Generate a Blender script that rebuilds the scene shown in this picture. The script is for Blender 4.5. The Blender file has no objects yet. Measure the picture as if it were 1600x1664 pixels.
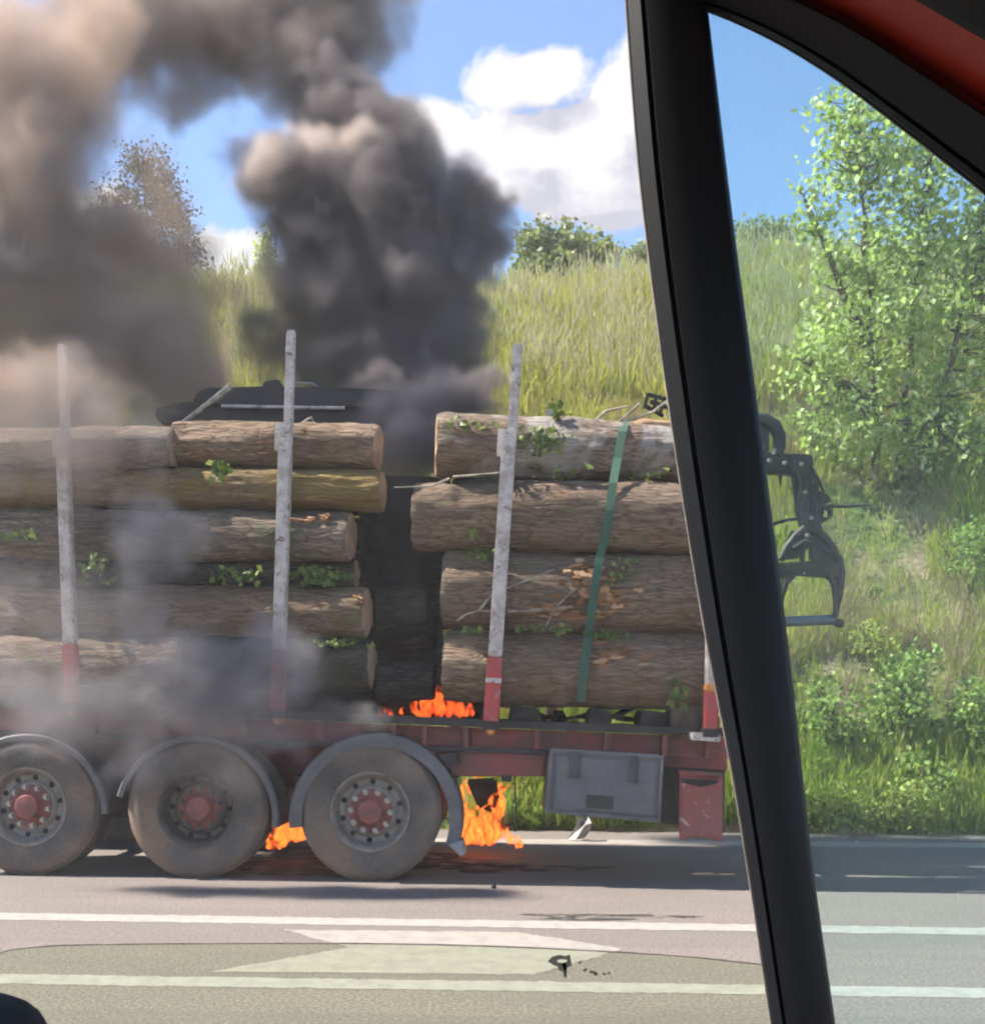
import bpy, bmesh, math, random
from mathutils import Vector, Matrix, noise
import numpy as np

R = math.radians
rng = random.Random(11)
scene = bpy.context.scene
C = scene.collection

# ------------------------------------------------------------------ camera
EYE = 1.30                       # eye height, seated in a car
F, CX, CY, ROLL = 1736.0, 800.0, 1155.0, 0.010
ca, sa = math.cos(ROLL), math.sin(ROLL)
cam = bpy.data.objects.new('camera', bpy.data.cameras.new('camera'))
C.objects.link(cam)
cam.data.sensor_fit = 'HORIZONTAL'
cam.data.sensor_width = 36.0
cam.data.lens = F / 1600 * 36
cam.data.shift_y = (CY - 832) / 1600
cam.data.clip_start = 0.02
cam.data.clip_end = 3000
cam.matrix_world = Matrix.Translation((0, 0, EYE)) @ Matrix(((ca, -sa, 0, 0), (0, 0, -1, 0), (sa, ca, 0, 0), (0, 0, 0, 1)))
scene.camera = cam

# ------------------------------------------------------------------ light
SUN_DIR = Vector((-0.63, 0.02, 0.77)).normalized()      # towards the sun
world = bpy.data.worlds.new('World')
scene.world = world
world.use_nodes = True
sun = bpy.data.objects.new('sun', bpy.data.lights.new('sun', 'SUN'))
C.objects.link(sun)
sun.data.energy = 5.0
sun.data.angle = R(0.6)
sun.data.color = (1.0, 0.93, 0.82)
sun.rotation_euler = SUN_DIR.to_track_quat('Z', 'Y').to_euler()

scene.view_settings.view_transform = 'Standard'
scene.view_settings.look = 'None'
scene.view_settings.exposure = 1.57
scene.view_settings.gamma = 1.0
scene.render.engine = 'CYCLES'
cy = scene.cycles
cy.use_denoising = True
cy.use_adaptive_sampling = True
cy.adaptive_threshold = 0.08
cy.adaptive_min_samples = 16
cy.max_bounces = 6
cy.diffuse_bounces = 2
cy.glossy_bounces = 2
cy.transmission_bounces = 4
cy.volume_bounces = 1
cy.transparent_max_bounces = 48
cy.volume_step_rate = 2.0
cy.volume_max_steps = 72
cy.caustics_reflective = False
cy.caustics_refractive = False
cy.sample_clamp_indirect = 6.0
cy.filter_width = 2.2


# ------------------------------------------------------------------ helpers
def P(px, py, d):
    """point of the place seen at photo pixel (px, py), d metres in front of the eye"""
    u, v = (px - CX) / F, (CY - py) / F
    return Vector((d * (u * ca - v * sa), d, EYE + d * (u * sa + v * ca)))


def G(px, py, z=0.0):
    u, v = (px - CX) / F, (CY - py) / F
    s = u * sa + v * ca
    return P(px, py, (z - EYE) / s)


def td(px):                       # depth of the trailer's near side (it stands slightly askew)
    return 8.0 / (1 + 0.05 * (px - CX) / F)


def T(px, py, off=0.0):
    return P(px, py, td(px) + off)


def tag(o, label=None, cat=None, group=None, kind=None):
    for k, v in (('label', label), ('category', cat), ('group', group), ('kind', kind)):
        if v:
            o[k] = v
    return o


def par(o, p):
    if p is not None:
        o.parent = p
        o.matrix_parent_inverse = p.matrix_basis.inverted()
    return o


def empty(name, loc, label, cat, group=None):
    o = bpy.data.objects.new(name, None)
    o.empty_display_size = 0.2
    C.objects.link(o)
    o.location = loc
    return tag(o, label, cat, group)


class MB:
    def __init__(self):
        self.v, self.f = [], []

    def add(self, vs, fs):
        n = len(self.v)
        self.v.extend([tuple(p) for p in vs])
        self.f.extend([tuple(i + n for i in q) for q in fs])
        return self

    def box(self, lo, hi):
        x0, y0, z0 = lo
        x1, y1, z1 = hi
        return self.add([(x0, y0, z0), (x1, y0, z0), (x1, y1, z0), (x0, y1, z0), (x0, y0, z1), (x1, y0, z1), (x1, y1, z1), (x0, y1, z1)],
                        [(0, 3, 2, 1), (4, 5, 6, 7), (0, 1, 5, 4), (1, 2, 6, 5), (2, 3, 7, 6), (3, 0, 4, 7)])

    def prism(self, pts, dv):
        """polygon of 3D points swept along the vector dv"""
        n = len(pts)
        dv = Vector(dv)
        vs = [Vector(p) for p in pts] + [Vector(p) + dv for p in pts]
        fs = [tuple(range(n)), tuple(range(2 * n - 1, n - 1, -1))]
        fs += [((i + 1) % n, i, n + i, n + (i + 1) % n) for i in range(n)]
        return self.add(vs, fs)

    def bar(self, a, b, w, h, up=(0, 0, 1)):
        a, b = Vector(a), Vector(b)
        x = (b - a).normalized()
        s = x.cross(Vector(up))
        if s.length < 1e-4:
            s = x.cross(Vector((0, 1, 0)))
        s.normalize()
        t = s.cross(x)
        s, t = s * w / 2, t * h / 2
        return self.add([a - s - t, a + s - t, a + s + t, a - s + t, b - s - t, b + s - t, b + s + t, b - s + t],
                        [(0, 1, 2, 3), (7, 6, 5, 4), (1, 0, 4, 5), (2, 1, 5, 6), (3, 2, 6, 7), (0, 3, 7, 4)])

    def tube(self, pts, rad, n=8, cap=True):
        pts = [Vector(p) for p in pts]
        if not hasattr(rad, '__len__'):
            rad = [rad] * len(pts)
        vs, fs = [], []
        ref = None
        for i, p in enumerate(pts):
            t = (pts[min(i + 1, len(pts) - 1)] - pts[max(i - 1, 0)]).normalized()
            if ref is None:
                ref = t.orthogonal().normalized()
            a = (ref - t * ref.dot(t))
            a = a.normalized() if a.length > 1e-5 else t.orthogonal().normalized()
            ref = a
            b = t.cross(a)
            for k in range(n):
                q = 2 * math.pi * k / n
                vs.append(p + (a * math.cos(q) + b * math.sin(q)) * rad[i])
        for i in range(len(pts) - 1):
            for k in range(n):
                fs.append((i * n + k, i * n + (k + 1) % n, (i + 1) * n + (k + 1) % n, (i + 1) * n + k))
        if cap:
            fs.append(tuple(reversed(range(n))))
            fs.append(tuple(range((len(pts) - 1) * n, len(pts) * n)))
        return self.add(vs, fs)

    def lathe(self, prof, n=48, a0=0.0, a1=2 * math.pi, closed=False):
        """profile of (radius, y) turned about the Y axis"""
        full = abs(a1 - a0 - 2 * math.pi) < 1e-6
        m = n if full else n + 1
        vs, fs = [], []
        for r, y in prof:
            for k in range(m):
                q = a0 + (a1 - a0) * k / n
                vs.append((r * math.cos(q), y, r * math.sin(q)))
        L = len(prof)
        for i in range(L if closed else L - 1):
            j = (i + 1) % L
            for k in range(n):
                k2 = (k + 1) % m
                fs.append((i * m + k, j * m + k, j * m + k2, i * m + k2))
        if closed and not full:
            fs.append(tuple(i * m for i in range(L)))
            fs.append(tuple(i * m + n for i in reversed(range(L))))
        return self.add(vs, fs)

    def build(self, name, mat, parent=None, smooth=False, bevel=0.0, loc=None):
        me = bpy.data.meshes.new(name)
        me.from_pydata(self.v, [], self.f)
        bm = bmesh.new()
        bm.from_mesh(me)
        if len(self.f) < 4000:
            bmesh.ops.recalc_face_normals(bm, faces=bm.faces)
        if bevel:
            es = [e for e in bm.edges if len(e.link_faces) == 2 and e.calc_face_angle(0) > R(35)]
            bmesh.ops.bevel(bm, geom=es, offset=bevel, segments=2, affect='EDGES', clamp_overlap=True)
        bm.to_mesh(me)
        bm.free()
        if smooth:
            me.polygons.foreach_set('use_smooth', [True] * len(me.polygons))
            me.set_sharp_from_angle(angle=R(40))
        me.materials.append(mat)
        o = bpy.data.objects.new(name, me)
        C.objects.link(o)
        if loc is not None:
            o.location = loc
        return par(o, parent)


def dup(o, parent, loc, rot=None):
    c = o.copy()
    C.objects.link(c)
    c.location = loc
    if rot is not None:
        c.rotation_euler = rot
    return par(c, parent)


# ------------------------------------------------------------------ node helpers
def newmat(name):
    m = bpy.data.materials.new(name)
    m.use_nodes = True
    nt = m.node_tree
    nt.nodes.clear()
    out = nt.nodes.new('ShaderNodeOutputMaterial')
    return m, nt, out


def N(nt, typ, **kw):
    n = nt.nodes.new(typ)
    for k, v in kw.items():
        if k.startswith('i_'):
            key = k[2:].replace('_', ' ')
            n.inputs[key].default_value = v
        else:
            setattr(n, k, v)
    return n


def ramp(nt, fac, stops):
    n = nt.nodes.new('ShaderNodeValToRGB')
    e = n.color_ramp.elements
    while len(e) < len(stops):
        e.new(0.5)
    for el, (p, c) in zip(e, stops):
        el.position = p
        el.color = (c[0], c[1], c[2], 1) if hasattr(c, '__len__') else (c, c, c, 1)
    nt.links.new(fac, n.inputs[0])
    return n.outputs[0]


def mixc(nt, fac, a, b, mode='MIX'):
    n = nt.nodes.new('ShaderNodeMix')
    n.data_type = 'RGBA'
    n.blend_type = mode
    for s, v in ((n.inputs[0], fac), (n.inputs[6], a), (n.inputs[7], b)):
        if isinstance(v, (int, float)):
            s.default_value = v
        elif isinstance(v, tuple):
            s.default_value = (*v[:3], 1)
        else:
            nt.links.new(v, s)
    return n.outputs[2]


def mth(nt, op, a, b=None, c=None, clamp=False):
    n = nt.nodes.new('ShaderNodeMath')
    n.operation = op
    n.use_clamp = clamp
    for i, v in enumerate((a, b, c)):
        if v is None:
            continue
        if isinstance(v, (int, float)):
            n.inputs[i].default_value = v
        else:
            nt.links.new(v, n.inputs[i])
    return n.outputs[0]


def coords(nt, scale=(1, 1, 1), kind='Object', loc=(0, 0, 0)):
    t = nt.nodes.new('ShaderNodeTexCoord')
    m = nt.nodes.new('ShaderNodeMapping')
    m.inputs['Scale'].default_value = scale
    m.inputs['Location'].default_value = loc
    nt.links.new(t.outputs[kind], m.inputs[0])
    return m.outputs[0]


def tnoise(nt, vec, scale, detail=4, rough=0.55, dist=0.0):
    n = nt.nodes.new('ShaderNodeTexNoise')
    n.inputs['Scale'].default_value = scale
    n.inputs['Detail'].default_value = detail
    n.inputs['Roughness'].default_value = rough
    n.inputs['Distortion'].default_value = dist
    if vec is not None:
        nt.links.new(vec, n.inputs['Vector'])
    return n.outputs['Fac']


def bump(nt, h, strength, dist=0.01):
    b = nt.nodes.new('ShaderNodeBump')
    b.inputs['Strength'].default_value = strength
    b.inputs['Distance'].default_value = dist
    nt.links.new(h, b.inputs['Height'])
    return b.outputs[0]


def principled(nt, out, col, rough=0.6, metal=0.0, normal=None, spec=0.5):
    b = nt.nodes.new('ShaderNodeBsdfPrincipled')
    for k, v in (('Base Color', col), ('Roughness', rough), ('Metallic', metal)):
        if isinstance(v, tuple):
            b.inputs[k].default_value = (*v[:3], 1)
        elif isinstance(v, (int, float)):
            b.inputs[k].default_value = v
        else:
            nt.links.new(v, b.inputs[k])
    b.inputs['Specular IOR Level'].default_value = spec
    if normal is not None:
        nt.links.new(normal, b.inputs['Normal'])
    nt.links.new(b.outputs[0], out.inputs[0])
    return b


def worn(name, base, dirt, rough=0.55, metal=0.0, amount=0.5, scale=6.0, fine=60.0, spec=0.4, kind='Object', chips=None):
    """paint, plastic or metal with grime and fine scuffs"""
    m, nt, out = newmat(name)
    v = coords(nt, kind=kind)
    a = tnoise(nt, v, scale, 6, 0.62)
    b = tnoise(nt, v, fine, 3, 0.6)
    k = mth(nt, 'ADD', mth(nt, 'MULTIPLY', a, 0.75), mth(nt, 'MULTIPLY', b, 0.25))
    fac = ramp(nt, k, [(0.40, 0), (0.50, amount * 0.45), (0.60, amount)])
    col = mixc(nt, fac, base, dirt)
    if chips:
        c = tnoise(nt, v, scale * 2.2, 8, 0.72, 0.6)
        col = mixc(nt, ramp(nt, c, [(0.585, 0), (0.61, 1)]), col, chips)
    principled(nt, out, col, rough=ramp(nt, a, [(0.3, max(rough - 0.12, 0.05)), (0.7, min(rough + 0.15, 1))]), metal=metal,
               normal=bump(nt, b, 0.25, 0.004), spec=spec)
    return m


# ------------------------------------------------------------------ sky with clouds
def build_sky():
    nt = world.node_tree
    nt.nodes.clear()
    out = nt.nodes.new('ShaderNodeOutputWorld')
    sky = nt.nodes.new('ShaderNodeTexSky')
    sky.sky_type = 'NISHITA'
    sky.sun_disc = False
    sky.sun_elevation = math.asin(SUN_DIR.z)
    sky.sun_rotation = math.atan2(SUN_DIR.x, SUN_DIR.y)
    sky.air_density = 1.0
    sky.dust_density = 0.1
    sky.ozone_density = 3.2
    sky.altitude = 1200
    bg = nt.nodes.new('ShaderNodeBackground')
    bg.inputs[1].default_value = 0.105
    nt.links.new(sky.outputs[0], bg.inputs[0])
    tc = nt.nodes.new('ShaderNodeTexCoord')
    D = tc.outputs['Generated']
    sep = nt.nodes.new('ShaderNodeSeparateXYZ')
    nt.links.new(D, sep.inputs[0])

    def field(off):
        """cumulus density in direction D + off"""
        va = nt.nodes.new('ShaderNodeVectorMath')
        va.operation = 'ADD'
        nt.links.new(D, va.inputs[0])
        va.inputs[1].default_value = off
        nz = nt.nodes.new('ShaderNodeVectorMath')
        nz.operation = 'NORMALIZE'
        nt.links.new(va.outputs[0], nz.inputs[0])
        v = nz.outputs[0]
        big = tnoise(nt, v, 2.3, 2, 0.5)              # cloud fields all round the sky
        s = mth(nt, 'MULTIPLY', mth(nt, 'SUBTRACT', big, 0.66), 5.0)
        for (px, py, rx, ry, w) in CLOUDS:            # the banks over the hill
            c = (P(px, py, 1.0) - Vector((0, 0, EYE))).normalized()
            k = nt.nodes.new('ShaderNodeVectorMath')
            k.operation = 'SUBTRACT'
            nt.links.new(v, k.inputs[0])
            k.inputs[1].default_value = c
            q = nt.nodes.new('ShaderNodeVectorMath')
            q.operation = 'MULTIPLY'
            nt.links.new(k.outputs[0], q.inputs[0])
            q.inputs[1].default_value = (F / rx, F / rx, F / ry * 1.1)
            ln = nt.nodes.new('ShaderNodeVectorMath')
            ln.operation = 'LENGTH'
            nt.links.new(q.outputs[0], ln.inputs[0])
            s = mth(nt, 'MAXIMUM', s, mth(nt, 'MULTIPLY', mth(nt, 'SUBTRACT', 1.0, ln.outputs['Value']), w))
        d1 = tnoise(nt, v, 17.0, 7, 0.58, 0.25)
        return mth(nt, 'ADD', s, mth(nt, 'MULTIPLY', mth(nt, 'SUBTRACT', d1, 0.5), 1.7)), v

    CLOUDS = [(855, 132, 105, 50, 1.15), (1045, 170, 85, 95, 1.2), (905, 235, 210, 62, 1.15), (975, 300, 170, 62, 1.15), (715, 215, 95, 48, 0.9), (830, 300, 100, 45, .7),
              (375, 430, 85, 60, 0.9), (330, 470, 90, 50, 0.8), (130, 360, 80, 60, 0.8), (1345, 300, 38, 16, 0.3)]
    f0, v0 = field((0, 0, 0))
    L = SUN_DIR
    f1, _ = field((L.x * 0.035, L.y * 0.035, L.z * 0.035 + 0.012))
    mask = ramp(nt, f0, [(0.06, 0), (0.30, 1)])
    shade = mth(nt, 'SUBTRACT', f0, f1)
    thick = ramp(nt, f0, [(0.1, 0), (0.95, 1)])
    # thicker towards the light means self-shaded cloud
    sh = ramp(nt, mth(nt, 'ADD', mth(nt, 'MULTIPLY', shade, 1.3), 0.5), [(0.22, (0.60, 0.60, 0.70)), (0.85, (0.96, 0.95, 0.98))])
    cb = nt.nodes.new('ShaderNodeBackground')
    nt.links.new(sh, cb.inputs[0])
    cb.inputs[1].default_value = 0.35
    mx = nt.nodes.new('ShaderNodeMixShader')
    nt.links.new(mask, mx.inputs[0])
    nt.links.new(bg.outputs[0], mx.inputs[1])
    nt.links.new(cb.outputs[0], mx.inputs[2])
    nt.links.new(mx.outputs[0], out.inputs[0])


build_sky()

# ------------------------------------------------------------------ road
def mat_asphalt():
    m, nt, out = newmat('asphalt')
    v = coords(nt)
    big = tnoise(nt, coords(nt, (0.35, 1.2, 1)), 1.5, 8, 0.7)
    agg = tnoise(nt, v, 55, 6, 0.8)
    vor = N(nt, 'ShaderNodeTexVoronoi', i_Scale=70.0)
    nt.links.new(v, vor.inputs['Vector'])
    col = ramp(nt, agg, [(0.36, (0.078, 0.065, 0.059)), (0.5, (0.158, 0.132, 0.119)), (0.64, (0.29, 0.244, 0.218))])
    col = mixc(nt, ramp(nt, big, [(0.35, 0.0), (0.7, 0.45)]), col, (0.10, 0.09, 0.085))
    # pale stones worn out of the tar
    col = mixc(nt, ramp(nt, vor.outputs['Distance'], [(0.1, 0.5), (0.3, 0)]), col, (0.34, 0.31, 0.28))
    # darker wheel tracks along the lane
    sep = N(nt, 'ShaderNodeSeparateXYZ')
    nt.links.new(v, sep.inputs[0])
    tr = mth(nt, 'SINE', mth(nt, 'MULTIPLY', sep.outputs['Y'], 3.3))
    col = mixc(nt, ramp(nt, mth(nt, 'ADD', tr, mth(nt, 'MULTIPLY', big, 0.8)), [(0.9, 0), (1.5, 0.22)]), col, (0.10, 0.097, 0.097))
    h = mth(nt, 'ADD', agg, mth(nt, 'MULTIPLY', vor.outputs['Distance'], 0.6))
    principled(nt, out, col, rough=0.85, normal=bump(nt, h, 0.25, 0.006), spec=0.25)
    return m


def mat_paint(name, worn_at=0.55, base=(0.72, 0.70, 0.66)):
    m, nt, out = newmat(name)
    v = coords(nt)
    a = tnoise(nt, v, 9, 8, 0.72)
    b = tnoise(nt, v, 70, 3, 0.6)
    vor = N(nt, 'ShaderNodeTexVoronoi', i_Scale=6.5, feature='DISTANCE_TO_EDGE')
    w = N(nt, 'ShaderNodeVectorMath', operation='ADD')
    nz = N(nt, 'ShaderNodeTexNoise', i_Scale=7.0)
    nt.links.new(v, nz.inputs['Vector'])
    nt.links.new(v, w.inputs[0])
    nt.links.new(nz.outputs['Color'], w.inputs[1])
    nt.links.new(w.outputs[0], vor.inputs['Vector'])
    crack = ramp(nt, vor.outputs['Distance'], [(0.005, 1), (0.035, 0)])
    crack = mth(nt, 'MULTIPLY', crack, ramp(nt, a, [(0.4, 0), (0.6, 0.8)]))
    k = mth(nt, 'ADD', mth(nt, 'MULTIPLY', a, 0.7), mth(nt, 'MULTIPLY', b, 0.3))
    wear = mth(nt, 'MAXIMUM', ramp(nt, k, [(worn_at, 0), (worn_at + 0.2, 0.95)]), crack)
    col = mixc(nt, wear, base, (0.19, 0.175, 0.165))
    principled(nt, out, col, rough=0.75, normal=bump(nt, b, 0.3, 0.006), spec=0.3)
    return m


M = {}
M['asphalt'] = mat_asphalt()
M['paint'] = mat_paint('road_paint', 0.46, (0.29, 0.268, 0.245))
M['paint_worn'] = mat_paint('road_paint_worn', 0.44, (0.28, 0.252, 0.222))


def grid_sheet(name, xs, ys, zf, mat):
    vs = [(x, y, zf(x, y)) for y in ys for x in xs]
    n = len(xs)
    fs = [(j * n + i, j * n + i + 1, (j + 1) * n + i + 1, (j + 1) * n + i) for j in range(len(ys) - 1) for i in range(n - 1)]
    me = bpy.data.meshes.new(name)
    me.from_pydata(vs, [], fs)
    me.polygons.foreach_set('use_smooth', [True] * len(me.polygons))
    me.materials.append(mat)
    o = bpy.data.objects.new(name, me)
    C.objects.link(o)
    return o


ROAD_FAR = 11.62
road = grid_sheet('road', [-150 + 10 * i for i in range(31)], [-9, -4, 0, 4, 8, ROAD_FAR + 0.35], lambda x, y: 0.0, M['asphalt'])
tag(road, 'pale worn grey asphalt road under the trailer', kind='structure')


def road_poly(name, pix, mat, z=0.002, seg=1):
    mb = MB()
    if seg > 1:
        q = random.Random(len(pix))
        fine = []
        for i, a in enumerate(pix):
            b = pix[(i + 1) % len(pix)]
            for k in range(seg):
                t = k / seg
                fine.append((a[0] + (b[0] - a[0]) * t + q.gauss(0, 1.6), a[1] + (b[1] - a[1]) * t + q.gauss(0, 0.5)))
        pix = fine
    pts = [G(x, y, z) for x, y in pix]
    mb.add(pts, [tuple(range(len(pts)))])
    o = mb.build(name, mat, road)
    for p in o.data.polygons:
        if p.normal.z < 0:
            p.flip()
    return o


def line(name, a, b, th, mat):
    """painted line through photo points a, b (its middle), th pixels thick at a and at b"""
    (x0, y0), (x1, y1) = a, b
    k = (y1 - y0) / (x1 - x0)
    pa, pb = (-700, y0 + k * (-700 - x0)), (2300, y0 + k * (2300 - x0))
    n = 260
    q = random.Random(int(y0))
    top, bot = [], []
    for i in range(n + 1):
        x = pa[0] + (pb[0] - pa[0]) * i / n
        y = y0 + k * (x - x0)
        top.append((x, y - th / 2 + q.gauss(0, th * 0.035)))
        bot.append((x, y + th / 2 + q.gauss(0, th * 0.035)))
    vs = [G(x, y, 0.002) for x, y in top + bot]
    mb = MB().add(vs, [(i, n + 1 + i, n + 2 + i, i + 1) for i in range(n)])
    return mb.build(name, mat, road)


line('white_line', (0, 1591), (1600, 1614), 16, M['paint'])
line('white_line', (0, 1489), (1600, 1514), 11.5, M['paint'])
line('white_line', (850, 1367.5), (1600, 1374), 7.5, M['paint_worn'])
road_poly('painted_chevron', [(462, 1511), (842, 1515), (1015, 1542), (868, 1584), (345, 1579), (566, 1540)], M['paint_worn'], seg=28)
for dx in (-1500, 1490):
    road_poly('painted_chevron', [(462 + dx, 1511 + dx * .016), (842 + dx, 1515 + dx * .016), (1015 + dx, 1542 + dx * .016), (868 + dx, 1584 + dx * .016), (345 + dx, 1579 + dx * .016), (566 + dx, 1540 + dx * .016)], M['paint_worn'])

m, nt, out = newmat('oil_stain')
v = coords(nt, (1, 2.2, 1))
k = tnoise(nt, v, 4.0, 7, 0.68, 0.5)
b = N(nt, 'ShaderNodeBsdfPrincipled', i_Roughness=0.9)
b.inputs['Base Color'].default_value = (0.022, 0.020, 0.020, 1)
tr = N(nt, 'ShaderNodeBsdfTransparent')
mx = N(nt, 'ShaderNodeMixShader')
nt.links.new(ramp(nt, k, [(0.44, 0), (0.53, 0.82)]), mx.inputs[0])
nt.links.new(tr.outputs[0], mx.inputs[1])
nt.links.new(b.outputs[0], mx.inputs[2])
nt.links.new(mx.outputs[0], out.inputs[0])
M['stain'] = m


def stain(cx, cy, rx, ry, seed):
    q = random.Random(seed)
    ph = [q.uniform(0, 6.28) for _ in range(4)]
    pts = []
    for i in range(40):
        a = 2 * math.pi * i / 40
        k = 1 + 0.22 * math.sin(3 * a + ph[0]) + 0.14 * math.sin(5 * a + ph[1]) + 0.1 * math.sin(9 * a + ph[2])
        pts.append((cx + rx * k * math.cos(a), cy + ry * k * math.sin(a)))
    return road_poly('oil_stain', pts, M['stain'], 0.004)


stain(845, 1411, 120, 7, 3)
stain(720, 1408, 70, 5, 5)
stain(980, 1490, 130, 5, 7)
stain(560, 1400, 220, 22, 8)

# ------------------------------------------------------------------ hill behind the road
def hill_z(x, y):
    t = y - ROAD_FAR
    if t <= 0:
        return -0.02
    n1 = noise.noise(Vector((x * 0.16, y * 0.16, 3.1)))
    n2 = noise.noise(Vector((x * 0.55, y * 0.6, 7.7)))
    n3 = noise.noise(Vector((x * 1.7, y * 1.7, 1.7)))
    # a cut bank with two shelves, then the open slope
    z = 0.93 * t
    z += 0.42 * math.sin(t * 1.15 + 0.3 * n1 * 6) * min(1, t / 2) * max(0, 1 - t / 11)
    top = 10.95 + 0.5 * n1 + (0.19 * min(x, 7.5) if x > 0 else 0.06 * max(x, -12))
    s = 1.2
    z = top - s * math.log1p(math.exp((top - z) / s)) if (top - z) / s < 40 else z
    if y > 30:
        z += -0.12 * (y - 30)
    amp = min(1.0, t / 1.5)
    return max(z + amp * (0.45 * n1 + 0.22 * n2 + 0.09 * n3), -0.05) + 0.02


def mat_soil():
    m, nt, out = newmat('hill_soil')
    v = coords(nt)
    a = tnoise(nt, v, 0.55, 6, 0.62)
    b = tnoise(nt, v, 9, 6, 0.65)
    col = ramp(nt, b, [(0.3, (0.15, 0.105, 0.065)), (0.5, (0.27, 0.19, 0.12)), (0.7, (0.42, 0.31, 0.21))])
    grn = ramp(nt, b, [(0.35, (0.05, 0.07, 0.02)), (0.65, (0.16, 0.19, 0.05))])
    col = mixc(nt, ramp(nt, a, [(0.42, 0), (0.56, 1)]), col, grn)
    principled(nt, out, col, rough=0.95, normal=bump(nt, b, 0.9, 0.08), spec=0.1)
    return m


M['soil'] = mat_soil()
xs = [-46 + 0.5 * i for i in range(185)]
ys = [ROAD_FAR + 0.2 * i for i in range(5)] + [ROAD_FAR + 1.0 + 0.4 * i for i in range(50)] + [33 + 3 * i for i in range(16)]
hill = grid_sheet('hillside', xs, ys, hill_z, M['soil'])
tag(hill, 'steep grassy hillside rising behind the road', kind='structure')
ground = grid_sheet('ground', [-1200 + 100 * i for i in range(25)], [-1200 + 100 * i for i in range(25)], lambda x, y: -0.35, M['soil'])
tag(ground, 'open ground around the road', kind='structure')


# ------------------------------------------------------------------ grass, leaves
def mat_leaf(name, stops, trans=0.45, rough=0.5, per='island', spec=0.35):
    m, nt, out = newmat(name)
    if per == 'island':
        g = N(nt, 'ShaderNodeNewGeometry')
        r = g.outputs['Random Per Island']
    else:
        g = N(nt, 'ShaderNodeObjectInfo')
        r = g.outputs['Random']
        g2 = N(nt, 'ShaderNodeNewGeometry')
        pz = tnoise(nt, g.outputs['Location'], 0.55, 4, 0.6)      # broad patches over the slope
        r = mth(nt, 'ADD', mth(nt, 'ADD', mth(nt, 'MULTIPLY', r, 0.35), mth(nt, 'MULTIPLY', g2.outputs['Random Per Island'], 0.25)),
                mth(nt, 'MULTIPLY', mth(nt, 'SUBTRACT', pz, 0.3), 1.0), clamp=True)
    col = ramp(nt, r, stops)
    b = N(nt, 'ShaderNodeBsdfPrincipled', i_Roughness=rough)
    b.inputs['Specular IOR Level'].default_value = spec
    nt.links.new(col, b.inputs['Base Color'])
    t = N(nt, 'ShaderNodeBsdfTranslucent')
    nt.links.new(mixc(nt, 0.35, col, (0.35, 0.42, 0.03), 'ADD') if False else col, t.inputs[0])
    mx = N(nt, 'ShaderNodeMixShader')
    mx.inputs[0].default_value = trans
    nt.links.new(b.outputs[0], mx.inputs[1])
    nt.links.new(t.outputs[0], mx.inputs[2])
    nt.links.new(mx.outputs[0], out.inputs[0])
    return m


M['grass'] = mat_leaf('grass', [(0.0, (0.19, 0.26, 0.03)), (0.3, (0.33, 0.39, 0.045)), (0.55, (0.46, 0.47, 0.08)), (0.8, (0.53, 0.49, 0.16)), (1.0, (0.55, 0.47, 0.23))], 0.5, per='obj')
M['dry'] = mat_leaf('dry_grass', [(0.0, (0.30, 0.21, 0.11)), (0.5, (0.44, 0.35, 0.19)), (1.0, (0.34, 0.22, 0.14))], 0.3, per='obj')
M['lush'] = mat_leaf('lush_grass', [(0.0, (0.12, 0.20, 0.035)), (0.5, (0.24, 0.34, 0.06)), (1.0, (0.40, 0.44, 0.09))], 0.45, per='obj')

lib = bpy.data.collections.new('grass_tufts')          # sources, not linked to the scene


def tuft(name, mat, nb, h, spread, wid, lean, seed, heads=0.0):
    q = random.Random(seed)
    mb = MB()
    for _ in range(nb):
        a = q.uniform(0, 6.283)
        r0 = spread * math.sqrt(q.random())
        base = Vector((r0 * math.cos(a), r0 * math.sin(a), -0.05))
        hh = h * q.uniform(0.45, 1.1)
        dr = Vector((math.cos(a + q.uniform(-1, 1)), math.sin(a + q.uniform(-1, 1)), 0)) * hh * lean * q.uniform(0.3, 1.3)
        fa = q.uniform(0, 3.14)
        side = Vector((math.cos(fa), math.sin(fa), 0)) * wid * q.uniform(0.6, 1.3)
        pts = []
        for k, w in ((0, 1.0), (0.45, 0.85), (0.8, 0.5)):
            c = base + Vector((0, 0, hh * k)) + dr * k * k
            pts += [c - side * w, c + side * w]
        pts.append(base + Vector((0, 0, hh)) + dr)
        mb.add(pts, [(0, 1, 3, 2), (2, 3, 5, 4), (4, 5, 6)])
        if q.random() < heads:
            tip = Vector(pts[-1])
            w = Vector((wid * 2.2, 0, 0)); w2 = Vector((0, wid * 2.2, 0)); u = Vector((0, 0, hh * 0.13))
            mb.add([tip - u, tip + w, tip + u, tip - w], [(0, 1, 2, 3)])
            mb.add([tip - u, tip + w2, tip + u, tip - w2], [(0, 1, 2, 3)])
    me = bpy.data.meshes.new(name)
    me.from_pydata(mb.v, [], mb.f)
    me.materials.append(mat)
    o = bpy.data.objects.new(name, me)
    lib.objects.link(o)
    return o


# index order follows the object names
for i in range(3):
    tuft('tuft_a%d' % i, M['grass'], 16, (0.55, 0.7, 0.95)[i], (0.16, 0.18, 0.22)[i], 0.010, 0.38, 20 + i, 0.3)
for i in range(2):
    tuft('tuft_b%d' % i, M['dry'], 14, 0.70, 0.15, 0.008, 0.4, 30 + i, 0.45)
for i in range(2):
    tuft('tuft_c%d' % i, M['lush'], 20, 0.42, 0.17, 0.014, 0.5, 40 + i)


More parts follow.
